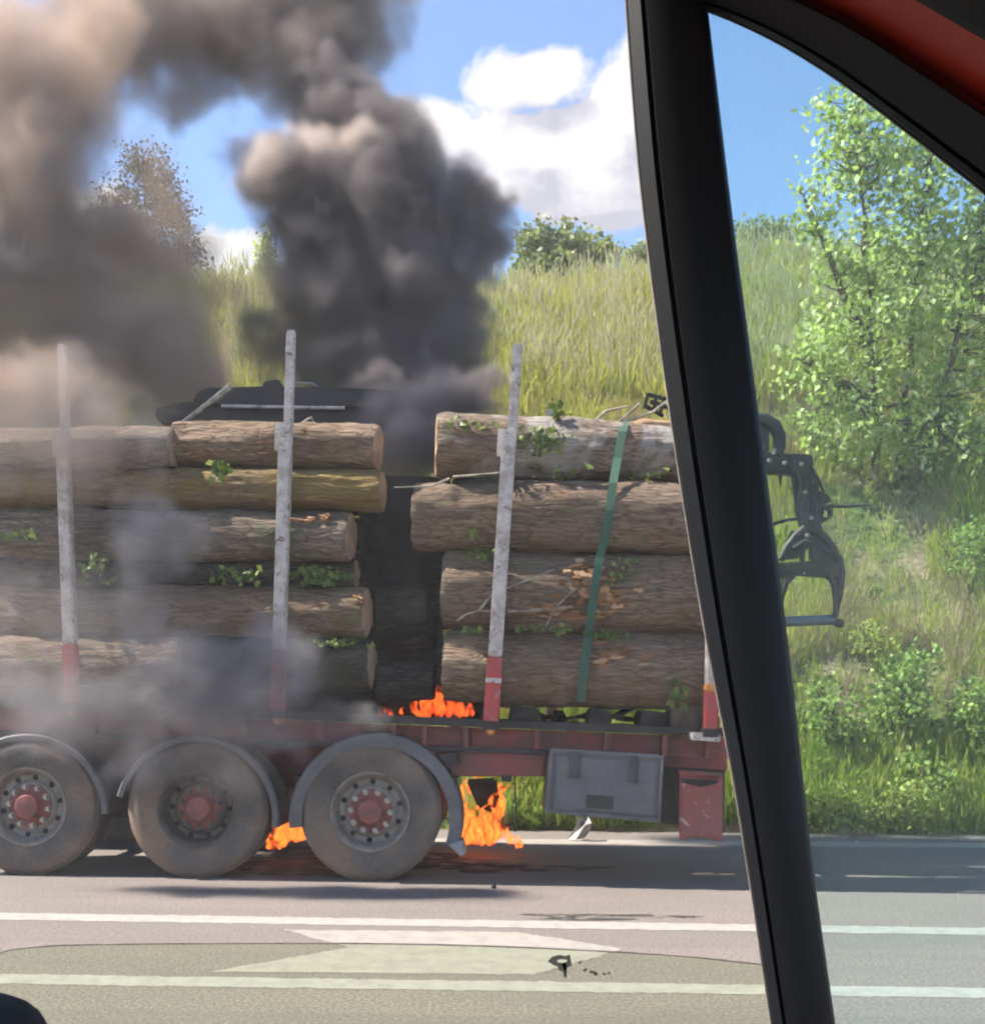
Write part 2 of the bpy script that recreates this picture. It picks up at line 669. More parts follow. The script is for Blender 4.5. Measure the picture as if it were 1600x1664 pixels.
M['stalk'] = mat_leaf('pale_stalk', [(0.0, (0.42, 0.38, 0.22)), (0.5, (0.52, 0.50, 0.30)), (1.0, (0.40, 0.42, 0.20))], 0.35, per='obj')
for i in range(2):
    tuft('tuft_d%d' % i, M['stalk'], 7, 1.05, 0.22, 0.008, 0.16, 60 + i, 0.8)


def scatter(name, pts, rots, scls, idxs, label):
    me = bpy.data.meshes.new(name)
    me.from_pydata(pts, [], [])
    for nm, typ, dat in (('rot', 'FLOAT_VECTOR', rots), ('scl', 'FLOAT_VECTOR', scls)):
        at = me.attributes.new(nm, typ, 'POINT')
        at.data.foreach_set('vector', np.array(dat, dtype=np.float32).ravel())
    at = me.attributes.new('idx', 'INT', 'POINT')
    at.data.foreach_set('value', np.array(idxs, dtype=np.int32))
    o = bpy.data.objects.new(name, me)
    C.objects.link(o)
    ng = bpy.data.node_groups.new(name, 'GeometryNodeTree')
    ng.interface.new_socket('Geometry', in_out='INPUT', socket_type='NodeSocketGeometry')
    ng.interface.new_socket('Geometry', in_out='OUTPUT', socket_type='NodeSocketGeometry')
    gi, go = ng.nodes.new('NodeGroupInput'), ng.nodes.new('NodeGroupOutput')
    ci = ng.nodes.new('GeometryNodeCollectionInfo')
    ci.inputs[0].default_value = lib
    ci.inputs[1].default_value = True
    ci.inputs[2].default_value = True
    ip = ng.nodes.new('GeometryNodeInstanceOnPoints')
    ip.inputs['Pick Instance'].default_value = True

    def attr(nm, typ):
        a = ng.nodes.new('GeometryNodeInputNamedAttribute')
        a.data_type = typ
        a.inputs[0].default_value = nm
        return a.outputs[0]
    L = ng.links.new
    L(gi.outputs[0], ip.inputs['Points'])
    L(ci.outputs[0], ip.inputs['Instance'])
    L(attr('idx', 'INT'), ip.inputs['Instance Index'])
    e2r = ng.nodes.new('FunctionNodeEulerToRotation')
    L(attr('rot', 'FLOAT_VECTOR'), e2r.inputs[0])
    L(e2r.outputs[0], ip.inputs['Rotation'])
    L(attr('scl', 'FLOAT_VECTOR'), ip.inputs['Scale'])
    L(ip.outputs[0], go.inputs[0])
    o.modifiers.new('scatter', 'NODES').node_group = ng
    tag(o, label, kind='stuff')
    return o


def hill_grass():
    q = random.Random(5)
    pts, rots, scls, idx = [], [], [], []
    n = 0
    while n < 62000:
        y = ROAD_FAR + 0.05 + 17.5 * q.random() ** 1.15
        half = y * 0.50
        x = q.uniform(-half - 1, half + 2.5)
        t = y - ROAD_FAR
        bare = noise.noise(Vector((x * 0.45, y * 0.5, 21.0))) + 0.35 * noise.noise(Vector((x * 1.6, y * 1.6, 4.0)))
        if t < 8 and bare > 0.16 and q.random() < 0.93:
            continue
        lush = noise.noise(Vector((x * 0.5, y * 0.5, 50.0)))
        z = hill_z(x, y)
        if t < 1.0:
            k = q.choice((5, 6, 5, 6, 0))
            s = q.uniform(0.55, 0.95)
        elif t < 7:
            if bare > -0.08:
                k = q.choice((3, 4, 3, 0, 1))
                s = q.uniform(0.5, 0.85)
            elif lush > 0.05:
                k = q.choice((5, 6, 0, 5))
                s = q.uniform(0.7, 1.15)
            else:
                k = q.choice((0, 1, 2, 3, 4))
                s = q.uniform(0.5, 0.95)
        else:
            k = q.choice((0, 1, 2, 2, 3, 4, 7, 8, 7) if lush < 0.15 else (0, 1, 2, 5, 3, 7))
            s = q.uniform(0.6, 1.25)
        pts.append((x, y, z))
        lx = 0.55 * noise.noise(Vector((x * 0.9, y * 0.9, 70.0)))
        rots.append((q.gauss(0, .22) + 0.5 * lx, q.gauss(0, .22) + lx, q.uniform(0, 6.283)))
        s *= 0.78
        scls.append((s, s, s * q.uniform(0.8, 1.45)))
        idx.append(k)
        n += 1
    scatter('grass', pts, rots, scls, idx, 'tall green and straw coloured grass covering the hillside')


hill_grass()


# ------------------------------------------------------------------ trees and shrubs
def mat_bark(name, a, b):
    m, nt, out = newmat(name)
    v = coords(nt, (6, 6, 1.5))
    k = tnoise(nt, v, 4, 6, 0.65)
    principled(nt, out, ramp(nt, k, [(0.35, a), (0.65, b)]), rough=0.85, normal=bump(nt, k, 0.6, 0.02), spec=0.2)
    return m


M['trunk_pale'] = mat_bark('pale_tree_bark', (0.16, 0.14, 0.10), (0.40, 0.37, 0.30))
M['trunk_dark'] = mat_bark('dark_tree_bark', (0.06, 0.045, 0.03), (0.16, 0.12, 0.08))
M['leaf_poplar'] = mat_leaf('poplar_leaf', [(0, (0.25, 0.33, 0.06)), (0.4, (0.39, 0.48, 0.10)), (0.75, (0.52, 0.57, 0.19)), (1, (0.64, 0.68, 0.38))], 0.58, 0.5, spec=0.3)
M['leaf_oak'] = mat_leaf('oak_leaf', [(0, (0.10, 0.14, 0.035)), (0.6, (0.19, 0.24, 0.07)), (1, (0.30, 0.33, 0.12))], 0.45)
M['leaf_shade'] = mat_leaf('silhouette_leaf', [(0, (0.03, 0.035, 0.018)), (0.6, (0.055, 0.06, 0.03)), (1, (0.09, 0.09, 0.045))], 0.25)  # leaf colour darkened so the tree reads as a silhouette
M['leaf_shrub'] = mat_leaf('shrub_leaf', [(0, (0.13, 0.21, 0.04)), (0.5, (0.25, 0.35, 0.07)), (1, (0.40, 0.47, 0.13))], 0.45)
M['leaf_broom'] = mat_leaf('broom_leaf', [(0, (0.20, 0.26, 0.04)), (0.5, (0.34, 0.38, 0.07)), (1, (0.46, 0.47, 0.12))], 0.45)
M['leaf_ivy'] = mat_leaf('ivy_leaf', [(0, (0.05, 0.09, 0.02)), (0.6, (0.11, 0.17, 0.04)), (1, (0.26, 0.32, 0.08))], 0.3, 0.4)


def leaf_quad(vs, fs, c, size, q, tilt=1.0, asp=1.25):
    n = Vector((q.gauss(0, 1), q.gauss(0, 1), q.gauss(0, 1) * tilt + 0.5)).normalized()
    a = n.orthogonal().normalized()
    th = q.uniform(0, 6.283)
    a = (a * math.cos(th) + n.cross(a) * math.sin(th))
    b = n.cross(a)
    s = size * q.uniform(0.65, 1.3)
    i = len(vs)
    f = n * s * q.uniform(-0.12, 0.12)
    vs += [c - a * s * asp * .5, c + b * s * .45 - a * s * 0.1 + f, c + a * s * asp * .55, c - b * s * .45 - a * s * 0.1 + f]
    fs.append((i, i + 1, i + 2, i + 3))


def tree(name, base, stems, lobes, nclus, nleaf, leaf, clus_r, mat_l, mat_t, label, cat, group=None, seed=1, stem_r=0.09, twig_r=0.008, tilt=1.0):
    """stems: polylines; lobes: (centre, (rx, ry, rz), weight); clusters of leaves hang on twigs reaching to the nearest stem"""
    q = random.Random(seed)
    root = empty(name, base, label, cat, group)
    mb = MB()
    samples = []
    for pts in stems:
        pts = [Vector(p) for p in pts]
        fine = []
        for i in range(len(pts) - 1):
            for k in range(5):
                fine.append(pts[i].lerp(pts[i + 1], k / 5))
        fine.append(pts[-1])
        L = len(fine)
        fine = [p + Vector((q.gauss(0, 1), q.gauss(0, 1), 0)) * (pts[-1] - pts[0]).length * 0.006 for p in fine]
        mb.tube(fine, [stem_r * (1 - 0.88 * i / (L - 1)) for i in range(L)], 7)
        samples += [(p, stem_r * (1 - 0.88 * i / (L - 1))) for i, p in enumerate(fine) if i > L * 0.15]
    vs, fs = [], []
    W = sum(l[2] for l in lobes)
    for _ in range(nclus):
        r = q.random() * W
        for c, rad, w in lobes:
            r -= w
            if r <= 0:
                break
        d = Vector((q.gauss(0, 1), q.gauss(0, 1), q.gauss(0, 1))).normalized() * q.random() ** 0.45
        p = Vector(c) + Vector((d.x * rad[0], d.y * rad[1], d.z * rad[2]))
        near = min(samples, key=lambda s: (s[0] - p).length + (2.0 if s[0].z > p.z - 0.05 else 0))
        mid = near[0].lerp(p, 0.5) + Vector((0, 0, -0.12 * (near[0] - p).length))
        mb.tube([near[0], mid, p], [twig_r * 1.6, twig_r, twig_r * 0.4], 4, cap=False)
        m = int(nleaf * q.uniform(0.5, 1.5))
        for _ in range(m):
            o = Vector((q.gauss(0, 1), q.gauss(0, 1), q.gauss(0, 0.9))) * clus_r
            leaf_quad(vs, fs, p + o, leaf, q, tilt)
    mb.build('trunk', mat_t, root, smooth=True)
    l = MB()
    l.v, l.f = vs, fs
    me = bpy.data.meshes.new('crown')
    me.from_pydata([tuple(v) for v in vs], [], fs)
    me.materials.append(mat_l)
    o = bpy.data.objects.new('crown', me)
    C.objects.link(o)
    par(o, root)
    return root


def px_lobe(px, py, d, rx, ry, rd, w=None):
    s = d / F
    return (P(px, py, d), (rx * s, rd, ry * s), w if w else rx * ry / 1000)


# the young poplar on the bank
PD = 16.6
pb = P(1425, 800, PD)
stems = [[pb, P(1418, 600, PD), P(1405, 400, PD), P(1398, 250, PD), P(1385, 140, PD)],
         [pb + Vector((0.3, 0.1, 0)), P(1475, 620, PD + .2), P(1492, 460, PD + .2), P(1500, 330, PD), P(1515, 230, PD)],
         [P(1412, 560, PD), P(1360, 450, PD - .2), P(1315, 340, PD - .3), P(1296, 300, PD - .3)],
         [pb + Vector((0.5, -.1, 0)), P(1540, 600, PD - .2), P(1580, 450, PD - .2), P(1600, 330, PD - .2)],
         [P(1418, 650, PD), P(1350, 610, PD - .4), P(1290, 580, PD - .5)]]
lobes = [px_lobe(1355, 195, PD, 60, 65, .55), px_lobe(1420, 215, PD, 75, 75, .6), px_lobe(1395, 285, PD, 65, 60, .6), px_lobe(1490, 270, PD, 85, 80, .7),
         px_lobe(1318, 350, PD - .3, 32, 55, .3), px_lobe(1360, 430, PD - .2, 75, 70, .7), px_lobe(1460, 390, PD, 100, 90, .9), px_lobe(1570, 360, PD, 90, 100, .9),
         px_lobe(1420, 520, PD - .2, 120, 80, .9), px_lobe(1540, 500, PD, 110, 100, 1.), px_lobe(1325, 590, PD - .5, 65, 60, .6), px_lobe(1440, 640, PD, 110, 70, .8),
         px_lobe(1560, 640, PD, 90, 80, .8), px_lobe(1650, 450, PD, 90, 160, .8), px_lobe(1390, 700, PD - .3, 90, 55, .7), px_lobe(1500, 720, PD - .3, 90, 50, .7), px_lobe(1590, 730, PD - .3, 70, 60, .7)]
tree('poplar_tree', pb, stems, lobes, 640, 17, 0.090, 0.14, M['leaf_poplar'], M['trunk_dark'],
     'young pale green poplar with loose shimmering leaves on the bank', 'tree', seed=4, stem_r=0.065, tilt=0.7)

# trees on the skyline
D = 27.0
b = P(915, 470, D)
tree('oak_tree', b, [[b, P(915, 420, D), P(905, 385, D)], [b, P(955, 425, D), P(980, 400, D)], [b, P(875, 430, D), P(860, 400, D)]],
     [px_lobe(900, 402, D, 55, 32, .8), px_lobe(955, 420, D, 48, 30, .7), px_lobe(868, 432, D, 35, 35, .6), px_lobe(915, 445, D, 80, 35, 1.0)],
     230, 26, 0.13, 0.14, M['leaf_oak'], M['trunk_dark'], 'rounded dark green tree on the skyline right of the black smoke', 'tree', 'trees on the skyline', 6, 0.09)
D = 29.0
b = P(245, 520, D)
tree('oak_tree', b, [[b, P(245, 420, D), P(235, 280, D)], [b, P(290, 430, D), P(300, 370, D)], [b, P(200, 430, D), P(185, 330, D)]],
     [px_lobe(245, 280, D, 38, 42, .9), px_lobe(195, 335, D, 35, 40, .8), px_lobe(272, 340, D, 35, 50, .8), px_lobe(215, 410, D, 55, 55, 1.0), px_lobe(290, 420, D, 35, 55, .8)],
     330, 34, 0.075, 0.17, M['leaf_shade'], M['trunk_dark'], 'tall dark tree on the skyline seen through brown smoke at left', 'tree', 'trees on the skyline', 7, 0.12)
D = 28.0
b = P(432, 500, D)
tree('sapling', b, [[b, P(432, 440, D), P(436, 385, D)]],
     [px_lobe(434, 420, D, 16, 42, .3), px_lobe(425, 460, D, 22, 30, .35)],
     60, 18, 0.10, 0.11, M['leaf_poplar'], M['trunk_pale'], 'slim pale sapling on the skyline beside the black smoke column', 'tree', 'trees on the skyline', 8, 0.04)
D = 27.0
b = P(350, 540, D)
tree('bush', b, [[b, P(350, 500, D), P(350, 460, D)]],
     [px_lobe(345, 490, D, 60, 40, .8), px_lobe(395, 505, D, 45, 32, .6), px_lobe(310, 500, D, 35, 32, .6)],
     150, 20, 0.11, 0.14, M['leaf_shrub'], M['trunk_dark'], 'pale green bush on the skyline left of the black smoke', 'bush', None, 9, 0.04)
D = 30.0
for i, (px, py, rx, ry, lab) in enumerate([(1240, 385, 50, 20, 'low dark scrub on the skyline just right of the window pillar'),
                                           (1560, 420, 70, 40, 'reddish green scrub on the skyline behind the poplar'),
                                           (1040, 425, 22, 20, 'small brown bush on the skyline left of the window pillar')]):
    b = P(px, py + 30, D)
    tree('bush', b, [[b, P(px, py, D)]], [px_lobe(px, py, D, rx, ry, .8)], 60, 20, 0.13, 0.15, M['leaf_oak'], M['trunk_dark'], lab, 'bush', 'scrub on the skyline', 30 + i, 0.04)


def shrub(px, py, rx, ry, mat, label, seed, nclus=90, leaf=0.07, d=None):
    """a shrub standing on the bank: base at photo pixel (px, py)"""
    if d is None:
        lo = 11.7
        while lo < 26:
            p = P(px, py, lo)
            if p.z < hill_z(p.x, p.y):
                break
            lo += 0.03
        d = lo
    b = P(px, py, d)
    s = d / F
    q = random.Random(seed)
    st = [[b, b + Vector((q.uniform(-.4, .4) * rx * s, q.uniform(-.3, .3) * rx * s, ry * s * 1.1)), b + Vector((q.uniform(-1, 1) * rx * s, q.uniform(-.7, .3) * rx * s, ry * s * 1.9))] for _ in range(7)]
    lb = [(b + Vector((q.uniform(-.5, .5) * rx * s, q.uniform(-.6, .1) * rx * s, ry * s * k)), (rx * s * w, rx * s * w * .8, ry * s * .55), 1) for k, w in ((.5, .8), (.9, .9), (1.3, .7), (1.7, .4))]
    return tree('shrub', b, st, lb, int(nclus * 0.75), 17, leaf * 0.78, 0.095, mat, M['trunk_dark'], label, 'shrub', 'shrubs on the bank', seed, 0.018, 0.005)


shrub(1455, 1215, 75, 75, M['leaf_shrub'], 'bright green leafy shrub in the middle of the right bank', 51, 130)
shrub(1585, 1230, 50, 60, M['leaf_shrub'], 'green shrub on the bank at the right edge of the view', 52, 90)
shrub(1340, 1225, 40, 55, M['leaf_shrub'], 'light green shrub on the bank close to the window pillar', 53, 70)
shrub(1500, 1300, 60, 32, M['leaf_shrub'], 'dark low shrub above the road edge at right', 54, 60)
shrub(1440, 1345, 70, 32, M['leaf_broom'], 'yellow green tuft growing at the road edge', 55, 80, 0.05)
shrub(1350, 1345, 45, 28, M['leaf_broom'], 'small yellowish tuft at the road edge beside the window pillar', 56, 50, 0.05)
shrub(1570, 960, 60, 45, M['leaf_shrub'], 'loose green shrub high on the bank below the poplar', 57, 80)
shrub(1420, 1075, 45, 30, M['leaf_broom'], 'yellow green weed clump on the middle bank shelf', 58, 45, 0.05)
shrub(1540, 760, 75, 50, M['leaf_shrub'], 'darker green undergrowth at the foot of the poplar', 59, 90)
shrub(1330, 745, 60, 45, M['leaf_shrub'], 'grey green undergrowth left of the poplar trunk', 60, 70)

# ------------------------------------------------------------------ trailer materials
M['red'] = worn('red_trailer_paint', (0.22, 0.040, 0.035), (0.10, 0.055, 0.05), 0.6, amount=0.85, scale=3.0, chips=(0.07, 0.05, 0.045))
M['red_bright'] = worn('red_stake_paint', (0.40, 0.045, 0.045), (0.20, 0.07, 0.06), 0.55, amount=0.6, scale=5.0, chips=(0.30, 0.25, 0.24))
M['flap'] = worn('red_mudflap', (0.25, 0.060, 0.050), (0.18, 0.085, 0.075), 0.7, amount=0.8, scale=5.0, chips=(0.42, 0.30, 0.27))
M['black_steel'] = worn('sooty_steel', (0.013, 0.012, 0.012), (0.040, 0.033, 0.030), 0.65, amount=0.8, scale=5.0)
M['grey_plastic'] = worn('grey_plastic', (0.125, 0.122, 0.130), (0.07, 0.066, 0.066), 0.6, amount=0.7, scale=4.0)
M['box_grey'] = worn('grey_toolbox_plastic', (0.115, 0.115, 0.117), (0.075, 0.073, 0.072), 0.55, amount=0.7, scale=4.0)
M['box_dark'] = worn('dark_toolbox_trim', (0.055, 0.055, 0.056), (0.04, 0.038, 0.038), 0.6, amount=0.6, scale=8.0)
M['galv'] = worn('weathered_galvanised_stake', (0.52, 0.465, 0.42), (0.29, 0.235, 0.20), 0.55, metal=0.0, amount=0.9, scale=9.0, fine=40, chips=(0.15, 0.10, 0.08))
M['rim'] = worn('dusty_steel_rim', (0.25, 0.225, 0.195), (0.14, 0.11, 0.09), 0.65, metal=0.1, amount=0.8, scale=9.0)
M['rim_dark'] = worn('unlit_wheel_disc', (0.12, 0.10, 0.09), (0.07, 0.055, 0.05), 0.6, metal=0.2, amount=0.8, scale=9.0)  # rim steel in a darker colour, shade of the unlit sunken disc painted in
M['hub_red'] = worn('red_hub', (0.26, 0.075, 0.065), (0.13, 0.07, 0.06), 0.65, amount=0.8, scale=14.0)
M['nut'] = worn('steel_nut', (0.42, 0.39, 0.34), (0.22, 0.18, 0.14), 0.45, metal=0.5, amount=0.7, scale=20.0)
M['charred'] = worn('charred_black', (0.010, 0.009, 0.009), (0.045, 0.042, 0.042), 0.8, amount=0.7, scale=9.0, spec=0.2)
M['amber'] = worn('amber_lens', (0.55, 0.20, 0.03), (0.35, 0.16, 0.06), 0.3, amount=0.4, scale=20.0)
M['white_plastic'] = worn('white_plastic', (0.27, 0.265, 0.27), (0.16, 0.148, 0.14), 0.6, amount=0.6, scale=10.0)
M['strap'] = worn('green_webbing', (0.020, 0.080, 0.046), (0.05, 0.085, 0.06), 0.75, amount=0.6, scale=10.0, fine=140)


def mat_tyre():
    m, nt, out = newmat('dusty_tyre_rubber')
    v = coords(nt)
    sep = N(nt, 'ShaderNodeSeparateXYZ')
    nt.links.new(v, sep.inputs[0])
    r = mth(nt, 'SQRT', mth(nt, 'ADD', mth(nt, 'POWER', sep.outputs['X'], 2), mth(nt, 'POWER', sep.outputs['Z'], 2)))
    a = tnoise(nt, v, 1.8, 3, 0.5)
    f = tnoise(nt, v, 45, 3, 0.6)
    rings = mth(nt, 'SINE', mth(nt, 'MULTIPLY', r, 170.0))
    dust = mth(nt, 'ADD', mth(nt, 'MULTIPLY', a, 0.8), mth(nt, 'MULTIPLY', f, 0.25))
    col = ramp(nt, dust, [(0.40, (0.065, 0.060, 0.057)), (0.52, (0.115, 0.098, 0.087)), (0.64, (0.20, 0.14, 0.10))])
    # road dust scuffed onto the shoulder of the tyre
    sh = ramp(nt, r, [(0.42, 0), (0.50, 0.55), (0.53, 0.25)])
    col = mixc(nt, mth(nt, 'MULTIPLY', sh, a), col, (0.24, 0.165, 0.12))
    h = mth(nt, 'ADD', mth(nt, 'MULTIPLY', rings, 0.06), f)
    principled(nt, out, col, rough=0.85, normal=bump(nt, h, 0.35, 0.006), spec=0.25)
    return m


M['tyre'] = mat_tyre()

# ------------------------------------------------------------------ trailer
base = T(320, 1437, 1.2)
base.z = 0.0
trailer = empty('log_trailer', base, 'red three axle log trailer with white topped stakes, burning underneath', 'trailer')
SL = 0.0395                                         # slope of the load bed in the picture


def railY(px):
    return 1138 + SL * px


def slab(name, pix, off, depth, mat, parent=trailer, bevel=0.006, smooth=False):
    """photo outline on the trailer's side, off metres behind its near face, really depth metres deep"""
    pts = [T(x, y, off) for x, y in pix]
    return MB().prism(pts, (0.05 * depth * 0, depth, 0)).build(name, mat, parent, bevel=bevel, smooth=smooth)


# wheels -------------------------------------------------------------
WR = 0.535


def make_wheel(dark):
    tyre = [(0.290, 0.012), (0.300, 0.004), (0.330, -0.004), (0.385, -0.012), (0.430, -0.012), (0.470, -0.004), (0.497, 0.010), (0.515, 0.026), (0.524, 0.044)]
    y = 0.05
    while y < 0.335:
        tyre += [(WR, y), (WR, y + 0.045), (WR - 0.012, y + 0.049), (WR - 0.012, y + 0.057)]
        y += 0.061
    tyre += [(0.524, 0.345), (0.497, 0.375), (0.43, 0.392), (0.33, 0.385), (0.29, 0.375), (0.285, 0.19)]
    rimm = M['rim_dark'] if dark else M['rim']
    dp = 0.135 if dark else 0.085                   # how deep the disc sits
    rim = [(0.297, 0.010), (0.303, 0.000), (0.299, -0.006), (0.288, -0.004), (0.281, 0.008), (0.270, 0.022), (0.262, 0.045), (0.255, dp - 0.02), (0.240, dp),
           (0.205, dp + 0.002), (0.185, dp - 0.022), (0.165, dp - 0.026), (0.120, dp - 0.026)]
    hub = [(0.168, dp - 0.027), (0.166, dp - 0.036), (0.150, dp - 0.040), (0.120, dp - 0.048), (0.100, dp - 0.066), (0.094, dp - 0.100), (0.086, dp - 0.110), (0.040, dp - 0.116), (0.001, dp - 0.117)]
    t = MB().lathe(tyre, 72)
    r = MB().lathe(rim, 64)
    h = MB().lathe(hub, 40)
    return t, r, h, dp


NUT = {}


def nut_parts(w, dp, dark):
    """ten nuts and ten vent holes, each its own part; meshes shared"""
    key = (dp, dark)
    if key not in NUT:
        nut, hole = MB(), MB()
        for rr, y0, y1, n in ((0.024, dp - 0.046, dp - 0.026, 12), (0.017, dp - 0.085, dp - 0.040, 6)):
            nut.prism([(rr * math.cos(2 * math.pi * j / n), y0, rr * math.sin(2 * math.pi * j / n)) for j in range(n)], (0, y1 - y0, 0))
        hole.prism([(0.021 * math.cos(2 * math.pi * j / 14), dp - 0.004, 0.021 * math.sin(2 * math.pi * j / 14)) for j in range(14)], (0, 0.012, 0))
        NUT[key] = (nut.build('wheel_nut', M['rim_dark'] if dark else M['nut'], None), hole.build('vent_hole', M['charred'], None))
        fresh = True
    else:
        fresh = False
    for k in range(10):
        a = 2 * math.pi * k / 10 + 0.15
        for src, rr, ang in ((NUT[key][0], 0.150, a), (NUT[key][1], 0.222, a + math.pi / 10)):
            if fresh and k == 0:
                o = src
            else:
                o = src.copy()
                C.objects.link(o)
            o.location = (rr * math.cos(ang), 0, rr * math.sin(ang))
            o.parent = w


def place_wheel(px, dark, far, spin, label):
    c = T(px, 1437, 0.0)
    c.z = WR - 0.006
    if far:
        c.y += 2.10
    t, r, h, dp = make_wheel(dark)
    w = r.build('wheel', M['rim_dark'] if dark else M['rim'], None, smooth=True)
    w.location = c
    w.rotation_euler = (0, spin, math.pi if far else 0.0)
    if far:
        w.location.y += 0.38
    par(w, trailer)
    w['label'] = label
    for nm, mb, mt in (('tyre', t, M['tyre']), ('hub', h, M['hub_red'])):
        o = mb.build(nm, mt, None, smooth=True)
        o.parent = w
    if not far:
        nut_parts(w, dp, dark)
    return w


for px, dark, sp, lab in ((600, False, 0.2, 'rear wheel with pale rim and red hub'), (318, True, 0.5, 'middle wheel with dark sunken disc'), (43, False, 0.9, 'front wheel with pale rim cut by the picture edge')):
    place_wheel(px, dark, False, sp, lab)
    place_wheel(px, True, True, sp, 'dark wheel on the far side')
    c = T(px, 1437, 0.2)
    MB().tube([(c.x, c.y, WR), (c.x, c.y + 2.1, WR)], 0.065, 12).build('axle', M['black_steel'], trailer, smooth=True)


# mudguards ----------------------------------------------------------
def mudguard(px, py, r, a0, a1, lip, w, mat, label):
    c = T(px, py, 0.0)
    mb = MB()
    prof = [(r, 0.0), (r + lip, 0.0), (r + lip + 0.012, 0.012), (r + lip + 0.014, w), (r + lip, w), (r + lip - 0.004, 0.02), (r + 0.008, 0.012)] if lip > 0.03 else \
           [(r, 0.0), (r + 0.016, -0.004), (r + 0.020, 0.006), (r + 0.016, w), (r + 0.006, w), (r + 0.004, 0.01)]
    mb.lathe(prof, 40, a0, a1, closed=True)
    o = mb.build('mudguard', mat, None, smooth=True)
    o.location = c
    par(o, trailer)
    o['label'] = label
    return o


g = mudguard(610, 1333, 0.556, R(-20), R(186), 0.088, 0.46, M['grey_plastic'], 'grey plastic mudguard with wide lip over the rear wheel')
# rear guard: brackets, bolts and the torn white tip
for a in (R(30), R(95), R(150)):
    p = Vector((0.655 * math.cos(a), 0.16, 0.655 * math.sin(a))) + g.location
    par(MB().bar(p - Vector((0.05, 0, 0)), p + Vector((0.05, 0, 0)), 0.05, 0.03).build('bracket', M['black_steel'], None, bevel=0.004), g)
MB().prism([T(728, 1372, -.01), T(752, 1366, -.01), T(757, 1388, -.01), T(748, 1392, -.01)], (0, 0.25, 0)).build('torn_flap', M['white_plastic'], trailer, bevel=0.003)
mudguard(318, 1330, 0.580, R(-6), R(165), 0.036, 0.46, M['grey_plastic'], 'thin edged grey mudguard over the middle wheel')
mudguard(42, 1326, 0.580, R(2), R(170), 0.036, 0.46, M['grey_plastic'], 'thin edged grey mudguard over the front wheel')
for px in (318, 600):
    q = T(px + 128, 1300, 0.12)
    MB().tube([q, q + Vector((0.02, 0.5, 0.05))], 0.022, 8).build('mudguard_arm', M['black_steel'], trailer, smooth=True)

# frame --------------------------------------------------------------
X0, X1 = -180, 1186
slab('top_rail', [(X0, railY(X0)), (X1, railY(X1)), (X1, railY(X1) + 13), (X0, railY(X0) + 13)], 0.04, 0.12, M['black_steel'])
slab('side_beam', [(X0, railY(X0) + 14), (1183, railY(1183) + 14), (1183, railY(1183) + 50), (X0, railY(X0) + 50)], 0.16, 0.02, M['red'])
slab('lower_flange', [(X0, railY(X0) + 50), (890, railY(890) + 46), (890, railY(890) + 54), (X0, railY(X0) + 60)], 0.06, 0.16, M['black_steel'])
for px in (150, 255, 395, 520, 640, 690, 757, 872, 985, 1080, 1150):
    y = railY(px)
    slab('web_rib', [(px - 4, y + 14), (px + 4, y + 14), (px + 4, y + 48), (px - 4, y + 48)], 0.07, 0.088, M['red'], bevel=0.003)
slab('side_plate', [(716, 1213), (888, 1217), (881, 1262), (736, 1260)], 0.10, 0.03, M['red'])
slab('rear_side_plate', [(888, 1190), (1180, 1203), (1182, 1252), (1082, 1246), (1078, 1230), (890, 1216)], 0.20, 0.03, M['red'])
slab('rear_crossmember', [(1076, 1240), (1178, 1250), (1176, 1350), (1072, 1338)], 0.24, 0.06, M['black_steel'])
slab('main_beam', [(X0, 1195), (1180, 1212), (1180, 1255), (900, 1262), (X0, 1262)], 0.85, 0.10, M['red'])
slab('main_beam', [(X0, 1195), (1180, 1212), (1180, 1255), (900, 1262), (X0, 1262)], 1.55, 0.10, M['red'])
slab('top_rail', [(X0, railY(X0) - 2), (X1, railY(X1) - 2), (X1, railY(X1) + 13), (X0, railY(X0) + 13)], 2.30, 0.12, M['black_steel'])
for px in (-60, 80, 215, 360, 500, 740, 930, 1100):
    a, b = T(px, railY(px) + 24, 0.19), T(px, railY(px) + 24, 2.4)
    MB().bar(a, b, 0.09, 0.11).build('crossmember', M['red'], trailer, bevel=0.006)
# charred boards and scraps lying on the bed under the logs
q = random.Random(3)
for i in range(14):
    px = q.uniform(830, 1110)
    a = T(px, railY(px) - q.uniform(2, 12), q.uniform(0.08, 0.9))
    MB().bar(a, a + Vector((q.uniform(-.25, .25), q.uniform(.1, .5), q.uniform(-.02, .08))), q.uniform(.03, .1), q.uniform(.02, .05)).build('charred_board', M['charred'], trailer, bevel=0.006)
for px, w in ((852, 26), (975, 20), (1062, 24)):
    y = railY(px)
    slab('bed_block', [(px - w, y - 1), (px - w + 5, y - 26), (px + w - 3, y - 22), (px + w, y - 1)], 0.10, 0.35, M['charred'], bevel=0.01)
slab('bed_block', [(1092, 1150), (1142, 1150), (1142, 1183), (1088, 1181)], 0.15, 0.3, M['trunk_dark'], bevel=0.01)
slab('bolt_bracket', [(712, 1226), (740, 1222), (748, 1240), (728, 1250)], 0.02, 0.12, M['black_steel'])


